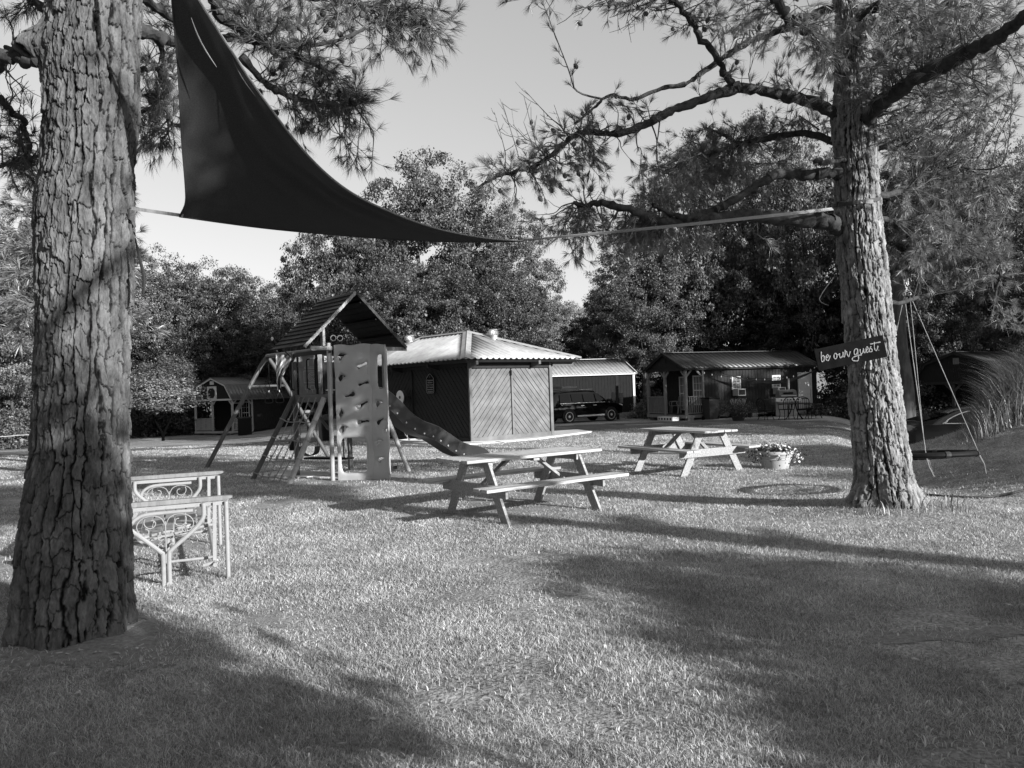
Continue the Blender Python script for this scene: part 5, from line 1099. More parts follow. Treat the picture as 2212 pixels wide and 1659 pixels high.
# hut sign
p = on_left(1.94, 1.86, .05); rz = math.atan2(-HB.y, -HB.x); r = thing('hut_sign', 'arched dark notice board with pale rim on the dark hut wall', 'sign', p, rz)
w, h = .21, .31; pts = [(-w, -h+.03), (-w+.03, -h), (w-.03, -h), (w, -h+.03), (w, .16), (w-.035, .20), (w-.07, .21), (.09, .27), (0, .31), (-.09, .27), (-w+.07, .21), (-w+.035, .20), (-w, .16)]
MB().prism([(x, 0, z) for x, z in pts], (0, 1, 0), .025).build('board', M['signb'], r)
MB().tube([(x*.95, -.004, z*.97) for x, z in pts], .009, 5, closed=True).build('rim', M['hem'], r)
for i, (t, s) in enumerate((('Campground', .062), ('Adventure', .062), ('Private Property', .052), ('No Trespassing', .054), ('Reservations', .060), ('555-753-4764', .052))):
    text_mesh('lettering', t, s, M['hem'], r, Matrix.Translation((0, -.006, .10-i*.072)) @ Matrix.Rotation(math.pi/2, 4, 'X'), .002, bold=.0015)
MB().tube([(0, -.006, .18), (.004, -.006, .24)], .006, 5).build('emblem', M['hem'], r)
# hose reels and hoses
p = on_left(3.25, 1.45, .2); r = thing('hose_reel', 'double disc hose reel on the dark hut wall above the slide', 'hose reel', p)
for s in (0, .14):
    mb = MB(); c = -HX*s+HB*0; mb.lathe([(.20, -.012), (.225, -.01), (.225, .01), (.20, .012)], c, 24, axis=HX)
    for k in range(6):
        a = k*math.pi/3; v = (HB*math.cos(a)+Vector((0, 0, 1))*math.sin(a)); mb.bar(c, c+v*.21, .05, .012, side=HX.cross(v))
    mb.build('disc', M['metal'] if s else M['dark'], r)
MB().tube([-HX*.16, HX*.18], .05, 12).build('hub', M['dark'], r)
gd = lambda b, off: HN+HB*b-HX*off+Vector((0, 0, .075))
mb = MB(); s_ = on_left(3.25, 1.3, .25); mb.tube(crv([s_, on_left(3.3, .9, .35), on_left(3.9, .35, .5), gd(4.6, .7)], 8), .012, 6); mb.tube(crv([s_, on_left(3.15, .8, .35), on_left(2.8, .3, .5), gd(2.0, .75)], 8), .012, 6); mb.tube(crv([s_, on_left(3.0, .7, .3), gd(2.5, .6)], 8), .011, 6)
for k in range(5): rr_ = .38+.05*k; mb.tube([gd(1.9, .62)+Vector((math.cos(a)*rr_, math.sin(a)*rr_*.7, .015*k)) for a in np.linspace(0, 6.28, 28)[:-1]], .012, 5, closed=True)
mb.tube(crv([gd(1.5, .5), gd(.8, .35), gd(.2, .3), HN+HX*.5-HB*.4+Vector((0, 0, .07)), HN+HX*.9-HB*.6+Vector((0, 0, .06))], 8), .012, 6)
tag(mb.build('garden_hose', M['ropel'], None, smooth=True), 'pale hose looping down the hut wall and coiled on the pad', 'hose')
# post and bin left of the hut
x, y = tp(690, 28), 28.0; r = thing('utility_post', 'weathered square post with a lidded box, seen under the playset deck', 'post', (x, y, Hf(x, y))); MB().box((0, 0, .7), (.12, .12, 1.5)).build('post', M['porch'], r, bevel=.01); MB().box((-.45, 0, 1.0), (.36, .25, .1)).build('shelf', M['dark'], r); MB().lathe([(.02, .9), (.2, 1.02), (.16, 1.1), (0, 1.12)], (-.45, 0, .02), 12).build('basin', M['porch'], r, smooth=True); MB().box((-.45, 0, .5), (.06, .06, 1.0)).build('stand', M['dark'], r)
x, y = tp(700, 27.6), 27.6; r = thing('trash_can', 'slim black trash can by the post under the playset deck', 'trash can', (x+.06, y, Hf(x, y))); MB().lathe([(.17, 0), (.2, .72), (.2, .75)], n=16).build('body', M['black'], r, smooth=True); MB().lathe([(.21, .74), (.21, .8), (.12, .93), (0, .95)], n=16).build('lid', M['dark'], r, smooth=True)
# ------------------------------------------------------------------ hose on the right, white rope left, power line stub
pts = [P(u, v, Y) for u, v, Y in ((1975, 1045, 10.2), (2000, 1062, 9.9), (2050, 1072, 9.7), (2110, 1078, 9.6), (2160, 1076, 9.6), (2230, 1074, 9.6), (2320, 1070, 9.6))]
pts = [Vector((p.x, p.y, Hf(p.x, p.y)+.02)) for p in pts]
tag(MB().tube(crv(pts, 8), .014, 7).build('garden_hose', M['dark'], None, smooth=True), 'dark hose trailing over bare ground right of the sign pine', 'hose')
r = thing('rope_fence', 'white rope strung along the wood at the far left', 'rope fence', (P(0, 945, 42).x, 42, Hf(P(0, 945, 42).x, 42))); o_ = Vector(r.location)
MB().tube(crv([P(-60, 945, 42)-o_, P(0, 943.5, 42)-o_, P(70, 939, 42)-o_, P(150, 944, 42)-o_], 6), .017, 6).build('rope', M['whitep'], r)
for u in (-60, 150): MB().tube([P(u, 944, 42)-o_, P(u, 960, 42)-o_], .05, 6).build('post', M['dark'], r)
# ------------------------------------------------------------------ cabins: local x = left to right of the gable front, y = back, z up
def cabin(name, label, corner, back, W, L, ridge, he, knee=None, pd=1.2, siding='redd', roof='roofd', trim='porch', opts=()):
    """corner: ground point of the front right corner; back: unit vector towards the back"""
    bx = Vector((back[0], back[1], 0)).normalized(); ex = Vector((bx.y, -bx.x, 0)); o_ = Vector(corner)-ex*W
    r = thing(name, label, 'cabin', o_, math.atan2(ex.y, ex.x)); fl = .28
    B = lambda c, d, m, nm, par=r, bev=0: MB().box(c, d).build(nm, M[m], par, bevel=bev)
    MB().box((W/2, pd+(L-pd)/2, (he+fl)/2), (W-.08, L-pd-.02, he-fl)).build('wall', M[siding], r)
    mb = MB(); k = 0
    y = pd+.1
    while y < L: mb.box((W-.032, y, (he+fl)/2), (.012, .02, he-fl-.02)); y += .2
    mb.build('siding_batten', M['fascia' if siding == 'redd' else siding], r)
    # floor
    B((W/2, pd/2, fl-.07), (W, pd, .14), trim, 'porch_floor'); B((W/2, -.0, fl-.08), (W+.02, .05, .16), trim, 'rim_board'); B((W/2, L/2, fl-.02), (W-.1, L-.1, .12), 'fascia', 'floor')
    mb = MB()
    for x in (.2, W/2, W-.2):
        for y in (.3, L/2, L-.3): mb.box((x, y, .05), (.35, .35, .3))
    mb.build('foundation_blocks', M['porchd'], r)
    # posts, brackets, rails
    for i, x in enumerate((.07, W*.47, W-.07)):
        MB().box((x, .07, (he+fl)/2), (.13, .13, he-fl)).build('porch_post', M[trim], r, bevel=.01)
        for s in (-1, 1):
            if (i == 0 and s < 0) or (i == 2 and s > 0): continue
            MB().bar((x+s*.05, .07, he-.42), (x+s*.36, .07, he-.08), .06, .09, side=(0, 1, 0)).build('bracket', M[trim], r)
    MB().box((W-.05, pd-.04, (he+fl)/2), (.1, .1, he-fl)).build('porch_post', M[trim], r)
    MB().bar((W-.07, pd-.1, he-.4), (W-.07, pd-.42, he-.08), .06, .09, side=(1, 0, 0)).build('bracket', M[trim], r)
    MB().bar((W-.07, .12, he-.4), (W-.07, .42, he-.08), .06, .09, side=(1, 0, 0)).build('bracket', M[trim], r)
    def railing(a, b):
        mb = MB(); a = Vector(a); b = Vector(b); n = int((b-a).length/.115)
        mb.bar(a+Vector((0, 0, .92)), b+Vector((0, 0, .92)), .1, .04); mb.bar(a+Vector((0, 0, .08)), b+Vector((0, 0, .08)), .05, .05)
        for i in range(1, n): p = a.lerp(b, i/n); mb.box((p.x, p.y, p.z+.49), (.045, .045, .84))
        mb.build('railing', M[trim], r)
    railing((.14, .07, fl), (W*.47-.07, .07, fl)); railing((W-.06, .14, fl), (W-.06, pd-.1, fl)); railing((.06, .14, fl), (.06, pd-.1, fl))
    # gable and roof
    prof_ = [(-.12, he-.02)]+([(W*knee[0], knee[1])] if knee else [])+[(W/2, ridge)]+([(W*(1-knee[0]), knee[1])] if knee else [])+[(W+.12, he-.02)]
    MB().prism([(max(.02, min(W-.02, x)), .02, z-.06 if i not in (0, len(prof_)-1) else z) for i, (x, z) in enumerate(prof_)], (0, 1, 0), L-.04).build('gable', M[siding], r)
    B((W/2, -.005, he-.03), (W+.04, .05, .13), 'whitep' if 'white' in opts else 'fascia', 'gable_trim')
    for i in range(len(prof_)-1):
        a, b = prof_[i], prof_[i+1]; A = Vector((a[0], 0, a[1])); Bv = Vector((b[0], 0, b[1])); e = Bv-A; Ls = e.length; n = Vector((-e.z, 0, e.x)).normalized()
        mb = MB(); ov = .12; NY = int((L+2*ov)/.30); V = []; fs = []
        ys_ = []
        for k in range(NY+1):
            y = -ov+(L+2*ov)*k/NY
            for dy, h in ((-.035, 0), (-.012, .025), (.012, .025), (.035, 0)): ys_.append((y+dy, h))
        for y, h in ys_: V += [A+Vector((0, y, 0))+n*(.012+h), Bv+Vector((0, y, 0))+n*(.012+h)]
        V = [tuple(v) for v in V]; fs = [(2*k, 2*k+2, 2*k+3, 2*k+1) for k in range(len(ys_)-1)]
        o = npmesh('roof', np.array(V), [fs], M[roof], r); m = o.modifiers.new('t', 'SOLIDIFY'); m.thickness = .02; m.offset = -1
        MB().bar(A+Vector((0, -ov-.0, 0))-n*.05, Bv+Vector((0, -ov, 0))-n*.05, .03, .10, side=(0, 1, 0)).build('barge_board', M['whitep'] if 'white' in opts else M['fascia'], r)
    MB().bar((W/2, -.14, ridge+.03), (W/2, L+.14, ridge+.03), .26, .03, side=(1, 0, 0)).build('ridge_cap', M[roof], r)
    MB().bar((W+.13, -.1, he-.05), (W+.13, L+.1, he-.05), .05, .07, side=(1, 0, 0)).build('eave_trim', M['porch'] if 'white' in opts else M['fascia'], r)
    def window(x, z, w, h, nm='window', face='f', y=None, mull=(2, 3)):
        yy = pd if y is None else y
        if face == 'f': fr = MB(); c = lambda a, b_, t=0: (x+a, yy-.012-t, z+b_); D = lambda a, b_, t: (a, t, b_)
        else: fr = MB(); c = lambda a, b_, t=0: (W-.028+t, x+a, z+b_); D = lambda a, b_, t: (t, a, b_)
        f = .07
        for a, b_, dx, dz in ((0, h/2, w+f, f), (0, -h/2, w+f, f), (-w/2, 0, f, h-f), (w/2, 0, f, h-f)): fr.box(c(a, b_), D(dx, dz, .05))
        for i in range(1, mull[0]): fr.box(c(-w/2+w*i/mull[0], 0), D(.02, h-f, .035))
        for i in range(1, mull[1]): fr.box(c(0, -h/2+h*i/mull[1]), D(w-f, .02 if i != mull[1]//2 or mull[1] % 2 else .05, .038))
        o = fr.build(nm, M['whitep'], r); pn = MB().box(c(0, 0, -.0), D(w, h, .012)).build('pane', M['glass'] if 'curtain' not in opts else M['panel'], o)
        return o
    return r, window, B, fl
# ---- barn cabin on the left
c1 = (-20.4, 56.0); z1 = Hf(*c1)
r, window, B, fl = cabin('barn_cabin', 'small gambrel-roofed cabin with railed porch and white trim beyond the swings', (c1[0], c1[1], z1), (.5, .866), 4.2, 9.5, 4.22, 2.62, (.14, 3.65), 1.9, 'red', 'roofm', 'wood', ('white',))
window(2.35, 1.55, .75, 1.5, mull=(1, 2)); window(3.4, 1.55, .8, 1.6, 'door', mull=(3, 4)); window(5.6+.8, 1.55, .65, .95, face='s', mull=(1, 2))
MB().box((2.05, -.0, 3.1), (1.0, .05, 1.0)).build('loft_shutter_frame', M['whitep'], r); MB().prism([(2.05+x*.36, -.03, 3.1+z*.36) for x, z in ((-1, -.5), (-.5, -1), (.5, -1), (1, -.5), (1, .5), (.5, 1), (-.5, 1), (-1, .5))], (0, -1, 0), .02).build('loft_shutter', M['red'], r)
MB().box((2.1, -.02, 3.86), (.42, .03, .26)).build('vent', M['whitep'], r)
x, y = tp(527, 54.5), 54.5; t = thing('trash_can', 'square black bin beside the barn cabin porch', 'trash can', (x, y, Hf(x, y)), .3); MB().box((0, 0, .6), (.9, .9, 1.2)).build('body', M['black'], t, bevel=.03); MB().box((0, 0, 1.23), (1.0, 1.0, .1)).build('lid', M['dark'], t, bevel=.02)
# ---- long porch cabin on the right
c2 = (8.68, 38.6); z2 = Hf(*c2)+.0
r2, window, B, fl = cabin('porch_cabin', 'long dark cabin with front porch, two window air conditioners and a side door', (c2[0], c2[1], z2), (.918, .395), 3.5, 8.7, 3.48, 2.62, None, 1.15, 'red', 'roofd', 'porch', ('curtain',))
window(1.75, 1.35, .6, 1.7, mull=(2, 4)); window(3.0, 1.5, .72, 1.45, 'door', mull=(3, 4))
for x in (3.2, 5.85):
    window(x, 1.80, .5, .62, face='s', mull=(2, 4))
    a = MB().box((3.5+.19, x, 1.32), (.42, .50, .36)).build('air_conditioner', M['ac'], r2, bevel=.01); MB().box((3.5+.405, x, 1.32), (.012, .38, .26)).build('grille', M['black'], a)
d = MB().box((3.5-.015, 7.75, 1.28), (.05, .82, 1.95)).build('door', M['whitep'], r2); MB().box((3.5-.018, 8.24, 1.3), (.07, .09, 2.1)).build('door_frame', M['whitep'], r2); MB().box((3.5+.02, 7.45, 1.25), (.04, .05, .1)).build('handle', M['chrome'], d)
MB().box((3.5/2, -.0, 3.05), (.3, .05, .22)).build('vent', M['fascia'], r2)
LX = Vector((.395, -.918, 0)); LB = Vector((.918, .395, 0)); C2 = Vector((c2[0], c2[1], z2))
def c2p(side, back, z): return C2+LX*side+LB*back+Vector((0, 0, z))
st = thing('step', 'pale block step at the long cabin porch', 'step', c2p(-1.0, -.4, 0), math.atan2(LX.y, LX.x)); MB().box((0, 0, .1), (1.3, .42, .2)).build('blocks', M['whitep'], st, bevel=.01)
mb = MB()
for i in range(5): mb.box((-.5+i*.25, -.213, .1), (.12, .012, .10))
mb.build('hollow', M['black'], st)
def plastic_chair(label, p, rz):
    r = thing('plastic_chair', label, 'chair', p, rz, 'chairs on the long cabin porch')
    for x in (-.22, .22):
        for y in (-.2, .22): MB().bar((x*1.1, y*1.1, 0), (x*.95, y*.95, .43), .05, .03).build('leg', M['porch'], r)
    MB().box((0, 0, .43), (.46, .46, .03)).build('seat', M['porch'], r, bevel=.01)
    mb = MB(); pts = crv([(-.24, .22, .43), (-.24, .28, .8), (-.12, .31, .93), (.12, .31, .93), (.24, .28, .8), (.24, .22, .43)], 5); mb.tube(pts, .025, 6)
    for x in (-.12, -.04, .04, .12): mb.bar((x, .22, .45), (x, .30, .9), .03, .012)
    mb.build('backrest', M['porch'], r)
    for s in (-1, 1): MB().tube(crv([(s*.26, -.2, .42), (s*.28, -.2, .64), (s*.28, .2, .66)], 4), .022, 6).build('armrest', M['porch'], r)
plastic_chair('moulded chair with arms on the porch, before the white window', c2p(-1.25, .75, fl), math.atan2(LX.y, LX.x)+.6); plastic_chair('moulded chair half behind the middle porch post', c2p(-2.1, .8, fl), math.atan2(LX.y, LX.x)-.4)
p = c2p(.45, 1.15, 0); t = thing('trash_can', 'dark wheeled bin at the long cabin corner', 'trash can', p, .4); MB().hexa([(-.25, -.25, .05), (.25, -.25, .05), (.25, .25, .05), (-.25, .25, .05), (-.32, -.32, 1.05), (.32, -.32, 1.05), (.32, .32, 1.05), (-.32, .32, 1.05)]).build('body', M['dark'], t, bevel=.02); MB().box((0, 0, 1.09), (.7, .7, .07), 0, .05).build('lid', M['black'], t, bevel=.02)
for s in (-1, 1): MB().lathe([(.1, -.03), (.1, .03)], (s*.27, .26, .1), 12, axis=(1, 0, 0)).build('wheel', M['black'], t)
q = P(1595, 905, 34.5); flowerpot('dark tub with bushy plant and pale flower spikes before the long cabin', q.x, 34.5, .36, .4, 26, big=True, mk='dark')
# string lights
r = thing('string_lights', 'sagging string of pale bulbs along the long cabin', 'string lights', c2p(.25, .8, 2.45)); o_ = Vector(r.location)
c = crv([c2p(.1, .9, 2.45), c2p(.5, 2.6, 2.1), c2p(.7, 4.6, 1.98), c2p(.6, 6.6, 2.12), c2p(.3, 8.3, 2.55)], 12); MB().tube([q_-o_ for q_ in c], .012, 5).build('wire', M['black'], r)
for i in range(2, len(c)-1, 3): MB().lathe([(.012, 0), (.03, -.05), (.02, -.09), (0, -.1)], c[i]-o_, 8).build('bulb', M['bulb'], r, smooth=True)
# second sail, edge on
r = thing('shade_sail', 'narrow dark shade sail sagging edge-on along the long cabin wall', 'shade sail', c2p(.9, 2, 2.4)); o_ = Vector(r.location); V = []; n = 40
for i in range(n+1):
    t = i/n; top = c2p(.55+.2*math.sin(math.pi*t), 1.9+6.4*t, 2.32-.52*math.sin(math.pi*t)+.12*t); th = .02+.16*math.sin(math.pi*t)
    V += [tuple(top-o_), tuple(top-o_+Vector((LX.x*.1*math.sin(math.pi*t), LX.y*.1*math.sin(math.pi*t), -th)))]
o = npmesh('fabric', np.array(V), [[(2*i, 2*i+1, 2*i+3, 2*i+2) for i in range(n)]], M['sail'], r, smooth=True); m = o.modifiers.new('t', 'SOLIDIFY'); m.thickness = .01
# grill
def grill(p, rz):
    r = thing('gas_grill', 'gas grill with pale control panel and row of knobs before the long cabin', 'grill', p, rz)
    MB().hexa([(-.42, -.22, .15), (.42, -.22, .15), (.42, .22, .15), (-.42, .22, .15), (-.42, -.22, .82), (.42, -.22, .82), (.42, .22, .82), (-.42, .22, .82)]).build('cabinet', M['ac'], r, bevel=.01)
    MB().box((0, -.228, .45), (.05, .01, .55)).build('door_gap', M['black'], r)
    MB().prism([(-.40, -.26, .95), (-.40, -.30, 1.08), (-.40, -.22, 1.30), (-.40, .1, 1.34), (-.40, .26, 1.1), (-.40, .26, .92)], (1, 0, 0), .8).build('hood', M['porchd'], r, bevel=.02)
    MB().box((0, -.275, 1.16), (.44, .03, .12), 0, 0, .35).build('hood_window', M['black'], r); MB().tube([(-.34, -.36, 1.06), (.34, -.36, 1.06)], .014, 8).build('handle', M['chrome'], r)
    pn = MB().box((0, -.30, .88), (1.15, .05, .17), 0, 0, -.15).build('control_panel', M['whitep'], r, bevel=.01)
    for i in range(6): MB().lathe([(.038, 0), (.03, .04), (0, .045)], (-.33+i*.14+(.06 if i == 5 else 0), -.33, .88), 12, axis=(0, -1, 0)).build('knob', M['black'], pn, smooth=True)
    for s in (-1, 1): MB().box((s*.68, 0, .90), (.50, .46, .04)).build('side_shelf', M['dark'], r, bevel=.01)
    MB().tube([(.2, .2, 1.3), (.2, .2, 1.85)], .05, 10).build('flue', M['porch'], r)
q = P(1700, 910, 35.2); grill(Vector((q.x, q.y, Hf(q.x, q.y))), .0)
q = P(1716, 915, 34); t = thing('patio_table', 'low black iron patio table in front of the grill', 'table', (q.x, q.y, Hf(q.x, q.y))); MB().lathe([(.68, .68), (.70, .70), (.68, .72)], n=28).build('tabletop', M['dark'], t)
for a in (.4, 1.97, 3.54, 5.11): MB().tube(crv([(math.cos(a)*.1, math.sin(a)*.1, .68), (math.cos(a)*.2, math.sin(a)*.2, .35), (math.cos(a)*.5, math.sin(a)*.5, 0)], 4), .02, 6).build('leg', M['black'], t)
def iron_chair(label, u, Y, rz):
    q = P(u, 915, Y); r = thing('iron_chair', label, 'chair', (q.x, Y, Hf(q.x, Y)), rz, 'iron chairs round the patio table')
    for x in (-.22, .22):
        for y in (-.22, .22): MB().tube(crv([(x*1.1, y*1.2, 0), (x*.9, y*.9, .22), (x, y, .44)], 3), .016, 5).build('leg', M['black'], r)
    MB().box((0, 0, .45), (.48, .46, .03)).build('seat', M['black'], r)
    mb = MB(); mb.tube(crv([(-.24, .22, .45), (-.25, .27, .85), (0, .3, .98), (.25, .27, .85), (.24, .22, .45)], 5), .018, 6)
    for i in range(5): mb.bar((-.16+i*.08, .23, .46), (-.16+i*.08, .29, .9), .015, .01)
    for s in (-1, 1): mb.tube([(s*.25, -.2, .44), (s*.26, -.2, .65), (s*.25, .24, .68)], .014, 5)
    mb.build('backrest', M['black'], r)
for lab, u, Y, a in (('black iron chair left of the patio table, under the wall', 1655, 34.6, 1.9), ('black iron chair in front of the patio table, left one', 1700, 33.2, 3.3), ('black iron chair in front of the patio table, right one', 1735, 33.3, 2.8), ('black iron chair right of the patio table, by the steps', 1758, 34.3, -1.4)): iron_chair(lab, u, Y, a)
q = c2p(.55, 7.9, 0); t = thing('steps', 'pale wooden steps under the white side door', 'steps', q, math.atan2(LX.y, LX.x))
for i in range(3): MB().box((.35-i*.28, .1, .18+i*.17), (.32, 1.0, .05)).build('tread', M['porch'], t)
MB().prism([(.5, .58, 0), (-.4, .58, 0), (-.4, .58, .5), (-.3, .58, .5)], (0, 1, 0), .05).build('stringer', M['dark'], t)
# ---- dark barn cabin at the right
c3 = Vector((P(2160, 823, 35.2).x, 35.2, 0)); z3 = Hf(c3.x, c3.y)
r3, window, B, fl = cabin('barn_cabin', 'dark gambrel-roofed barn cabin at the right edge behind the sedan', (c3.x, c3.y, P(2160, 823, 35.2).z-2.62), (.75, .66), 3.75, 7.5, 4.05, 2.62, (.14, 3.55), 1.5, 'redd', 'roofd', 'dark', ())
window(2.9, 1.6, .6, 1.1, mull=(2, 3)); MB().box((1.95, -.02, 3.62), (.26, .03, .3)).build('vent', M['porchd'], r3)
# ---- shed
cs = Vector((7.46, 47, 0)); zs = Hf(cs.x, cs.y); ex = Vector((.97, .24, 0)); L_ = 8.0; o_ = cs-ex*L_; r = thing('metal_shed', 'long shed with pale ribbed roof and white trim behind the parked wagon', 'shed', (o_.x, o_.y, zs), math.atan2(ex.y, ex.x)); W = 4.2; he = 2.72
MB().box((L_/2, W/2, he/2+.16), (L_-.06, W-.06, he-.32)).build('wall', M['redd'], r); mb = MB(); x = .1
while x < L_: mb.box((x, .026, he/2+.16), (.02, .012, he-.36)); x += .2
mb.build('siding_batten', M['redd'], r)
for x in (.04, L_-.04): MB().box((x, .0, he/2), (.13, .08, he)).build('corner_trim', M['whitep'], r)
MB().box((L_/2, -.0, .17), (L_-.14, .05, .32)).build('skirt', M['porch'], r); MB().box((L_/2, -.10, he-.04), (L_+.1, .04, .12)).build('fascia', M['whitep'], r)
MB().prism([(L_-.05, .04, he), (L_-.05, W-.04, he), (L_-.05, W/2, he+.88)], (-1, 0, 0), L_-.1).build('gable', M['red'], r)
for s in (0, 1):
    A = Vector((-.12, -.16 if s == 0 else W+.16, he-.02)); R1 = Vector((-.12, W/2, he+.93)); e = Vector((1, 0, 0)); n = (R1-A).cross(e); n = n if n.z > 0 else -n; n.normalize(); V = []; xs_ = []
    for k in range(int((L_+.24)/.23)+1):
        x = k*.23
        for dx, h in ((-.03, 0), (-.01, .02), (.01, .02), (.03, 0)): xs_.append((x+dx, h))
    for x, h in xs_: V += [tuple(A+e*x+n*(h+.01)), tuple(R1+e*x+n*(h+.01))]
    o = npmesh('roof', np.array(V), [[(2*k, 2*k+2, 2*k+3, 2*k+1) for k in range(len(xs_)-1)]], M['roofs'], r); m = o.modifiers.new('t', 'SOLIDIFY'); m.thickness = .01
    MB().bar((L_+.12, -.16 if s == 0 else W+.16, he-.03), (L_+.12, W/2, he+.92), .04, .12, side=(1, 0, 0)).build('barge_board', M['whitep'], r)
MB().bar((-.12, W/2, he+.96), (L_+.12, W/2, he+.96), .28, .03, side=(0, 1, 0)).build('ridge_cap', M['whitep'], r)
q = P(1335, 905, 44.5); t = thing('meter_post', 'dark utility post with grey meter boxes in front of the shed', 'utility post', (q.x, 44.5, Hf(q.x, 44.5))); MB().box((0, 0, 1.25), (.16, .16, 2.6)).build('post', M['fascia'], t, bevel=.01)
for x, z, h in ((-.22, 1.35, .5), (.22, 1.4, .25), (.22, 1.1, .3)): MB().box((x, -.05, z), (.2, .14, h)).build('meter_box', M['porchd'], t, bevel=.01)
MB().box((-.2, -.03, .5), (.05, .05, 1.3)).build('conduit', M['porchd'], t)
# ------------------------------------------------------------------ vehicles: local x forward, y left
def wheel(r, x, y, rad, w, spokes, m='alloy', dark=False):
    s = 1 if y > 0 else -1
    t = MB().lathe([(rad*.66, -w/2), (rad*.9, -w/2), (rad, -w/2+.03), (rad, w/2-.03), (rad*.9, w/2), (rad*.66, w/2)], (x, y, rad), 32, axis=(0, 1, 0)).build('wheel', M['tyre'], r, smooth=True)
    mb = MB(); yy = y+s*w*.42
    mb.tube([(x+rad*.64*math.cos(a), yy, rad+rad*.64*math.sin(a)) for a in np.linspace(0, 6.283, 29)[:-1]], rad*.06, 6, closed=True) if 1 else mb.lathe([(rad*.60, -.02), (rad*.68, -.02), (rad*.68, .02), (rad*.60, .02)], (x, yy, rad), 28, axis=(0, 1, 0)); mb.lathe([(.0, -.03), (.07, -.03), (.07, .02), (0, .03)], (x, yy, rad), 12, axis=(0, s, 0))
    for k in range(spokes):
        a = 2*math.pi*k/spokes+.3; mb.bar((x+.05*math.cos(a), yy, rad+.05*math.sin(a)), (x+rad*.64*math.cos(a), yy, rad+rad*.64*math.sin(a)), .05 if not dark else .02, .03, side=(-math.sin(a), 0, math.cos(a)))
    mb.build('rim', M['dark'] if dark else M[m], t); MB().lathe([(.0, -.01), (rad*.66, -.01), (rad*.66, .0), (0, .0)], (x, y+s*w*.2, rad), 20, axis=(0, 1, 0)).build('brake_disc', M['black'], t)
def car(name, label, cat, p, rz, st, paint, wheels, rad, sp, dark=False):
    """st: stations (x, zbottom, zbelt, zroof, half width, half width roof)"""
    r = thing(name, label, cat, p, rz); V = []; sec = []
    for (x, zb, zl, zr, w, wr) in st:
        zm = zb+(zl-zb)*.55
        half = [(w*.80, zb), (w*.97, zb+.08), (w, zm), (w*.975, zl), (wr+(w-wr)*.06, zl+(zr-zl)*.88 if zr > zl+.05 else zr-.01), (wr*.86, zr), (0, zr+.012)]
        sec.append([(x, y, z) for y, z in half]+[(x, -y, z) for y, z in half[-2::-1]])
    n = len(sec[0]); V = [v for s_ in sec for v in s_]
    fs = [(i*n+j, i*n+j+1, (i+1)*n+j+1, (i+1)*n+j) for i in range(len(sec)-1) for j in range(n-1)]+[(i*n+n-1, i*n, (i+1)*n, (i+1)*n+n-1) for i in range(len(sec)-1)]
    fs += [tuple(range(n)), tuple((len(sec)-1)*n+j for j in range(n-1, -1, -1))]
    b = MB().add(V, fs).build('body', M[paint], r, smooth=True, ang=.55)
    for wx in wheels:
        for s in (-1, 1):
            w0 = max(q_[4] for q_ in st); wheel(r, wx, s*(w0-.10), rad, .23, sp, dark=dark)
            a_ = MB(); pts = [(wx+math.cos(a)*(rad+.06), s*(w0-.002), rad+math.sin(a)*(rad+.06)) for a in np.linspace(-.15, math.pi+.15, 20)]
            a_.prism(pts, (0, s*1, 0), .012); a_.build('wheel_arch', M['tyre'], r)
    return r
def side_panel(r, pts, hw, nm, m, off=.006, th=.012, s_=(-1, 1)):
    for s in s_: MB().prism([(x, s*(w+off), z) for x, z, w in pts], (0, s, 0), th).build(nm, M[m], r)
# wagon (SUV)
x, y = 3.75, 42.75; rz = math.atan2(.49, .87)
ST = [(-2.38, .55, .95, .97, .80, .70), (-2.30, .36, 1.02, 1.50, .90, .62), (-2.05, .30, 1.05, 1.68, .94, .66), (-1.2, .28, 1.06, 1.74, .955, .68), (0, .28, 1.05, 1.75, .955, .68), (.55, .28, 1.04, 1.70, .955, .67), (1.0, .28, 1.03, 1.42, .95, .66), (1.32, .29, 1.03, 1.10, .945, .70), (1.9, .32, .96, 1.02, .93, .72), (2.25, .36, .84, .92, .86, .68), (2.38, .45, .72, .76, .74, .60)]
suv = car('parked_wagon', 'black station wagon with roof rack parked before the pale-roofed shed', 'car', (x, y, Hf(x, y)+.0), rz, ST, 'carp', (-1.38, 1.40), .37, 7)
for a, b, c_, d in ((-1.95, -1.25, -1.25, -1.85), (-1.15, -.45, -.45, -1.15), (-.38, .35, .35, -.38)): side_panel(suv, [(a, 1.12, .935), (b, 1.12, .935), (c_, 1.58, .75), (d, 1.58, .75)], 0, 'side_window', 'glass')
side_panel(suv, [(.42, 1.12, .93), (1.05, 1.12, .93), (.62, 1.52, .76), (.42, 1.58, .75)], 0, 'side_window', 'glass')
side_panel(suv, [(-1.95, 1.07, .955), (1.15, 1.07, .95), (1.15, 1.095, .945), (-1.95, 1.095, .95)], 0, 'chrome_strip', 'chrome')
side_panel(suv, [(-.85, .34, .94), (.95, .34, .94), (.95, .42, .955), (-.85, .42, .955)], 0, 'sill_trim', 'chrome')
for s in (-1, 1):
    MB().box((1.05, s*1.02, 1.14), (.12, .16, .14)).build('mirror', M['carp'], suv, bevel=.02); MB().box((2.18, s*.76, .86), (.22, .16, .12), 0, .2).build('headlight', M['bulb'], suv, bevel=.03); MB().bar((-1.7, s*.62, 1.80), (.4, s*.62, 1.80), .04, .03).build('roof_rail', M['porchd'], suv)
    for xx in (-.35, .45): MB().box((xx-.15, s*.965, .93), (.2, .03, .03)).build('door_handle', M['chrome'], suv)
rack = MB().box((-1.0, 0, 1.90), (1.0, .9, .03))
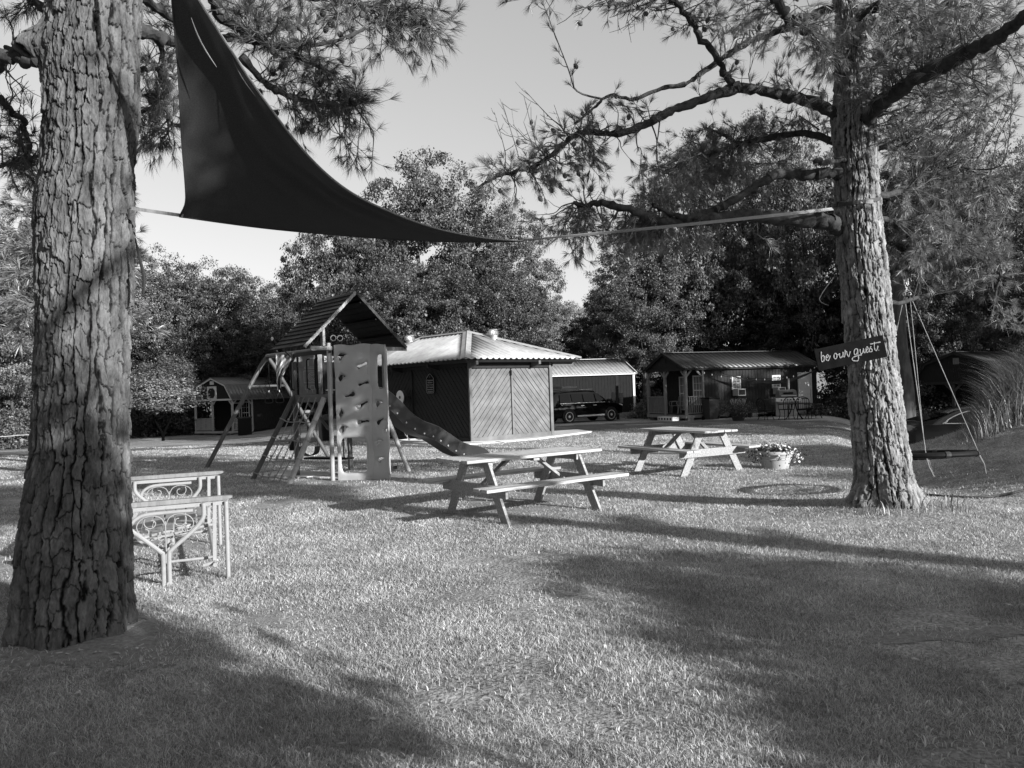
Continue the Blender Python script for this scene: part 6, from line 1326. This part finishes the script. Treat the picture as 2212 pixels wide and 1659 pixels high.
for s in (-1, 1): rack.box((-1.0, s*.45, 1.95), (1.0, .03, .10)); rack.box((-1.0+s*.5, 0, 1.95), (.03, .9, .10))
rack.build('roof_rack', M['porch'], suv)
# sedan
x, y = tp(2007, 22.9)+1.35, 22.6; 
SD = [(-2.38, .5, .80, .83, .70, .60), (-2.28, .32, .92, .96, .86, .66), (-2.0, .26, .97, 1.04, .91, .66), (-1.55, .22, .97, 1.12, .925, .60), (-1.0, .20, .96, 1.33, .93, .58), (-.4, .20, .94, 1.44, .93, .58), (.2, .20, .93, 1.45, .93, .58), (.8, .20, .92, 1.30, .925, .60), (1.3, .22, .90, 1.02, .92, .66), (1.9, .24, .82, .88, .90, .70), (2.25, .28, .70, .74, .80, .62), (2.36, .36, .6, .64, .68, .55)]
sed = car('parked_sedan', 'dark grey sedan with chrome window line behind the grassy bank', 'car', (x, y, Hf(x, y)), math.radians(-4), SD, 'carp2', (-1.42, 1.42), .34, 10, dark=True)
side_panel(sed, [(-1.45, 1.0, .885), (1.05, .96, .88), (.75, 1.16, .74), (.3, 1.33, .655), (-.4, 1.35, .645), (-.95, 1.24, .69), (-1.35, 1.08, .81)], 0, 'side_window', 'glass', .012)
for s in (-1, 1):
    cc = crv([(-1.5, s*.935, 1.0), (-1.35, s*.83, 1.11), (-.95, s*.715, 1.265), (-.4, s*.67, 1.375), (.3, s*.68, 1.355), (.75, s*.76, 1.18), (1.1, s*.90, .97)], 6); MB().tube(cc, .014, 6).build('chrome_trim', M['chrome'], sed)
    MB().tube([(-1.5, s*.935, 1.0), (1.1, s*.925, .955)], .013, 6).build('chrome_trim', M['chrome'], sed); MB().bar((-1.56, s*.935, 1.0), (-1.42, s*.90, 1.06), .05, .02).build('chrome_trim', M['chrome'], sed)
    MB().tube([(-.9, s*.945, .36), (.9, s*.945, .36)], .016, 6).build('sill_trim', M['chrome'], sed); MB().box((-.35, s*.945, .84), (.2, .03, .03)).build('door_handle', M['chrome'], sed)
    MB().box((.75, s*1.0, .98), (.16, .16, .11)).build('mirror', M['carp2'], sed, bevel=.02); MB().box((-2.22, s*.78, .86), (.2, .14, .08)).build('taillight', M['dark'], sed, bevel=.02)
MB().hexa([(-1.2, -.5, 1.26), (-1.2, .5, 1.26), (-1.95, .55, 1.06), (-1.95, -.55, 1.06), (-1.2, -.5, 1.275), (-1.2, .5, 1.275), (-1.95, .55, 1.075), (-1.95, -.55, 1.075)]).build('rear_window', M['glass'], sed)
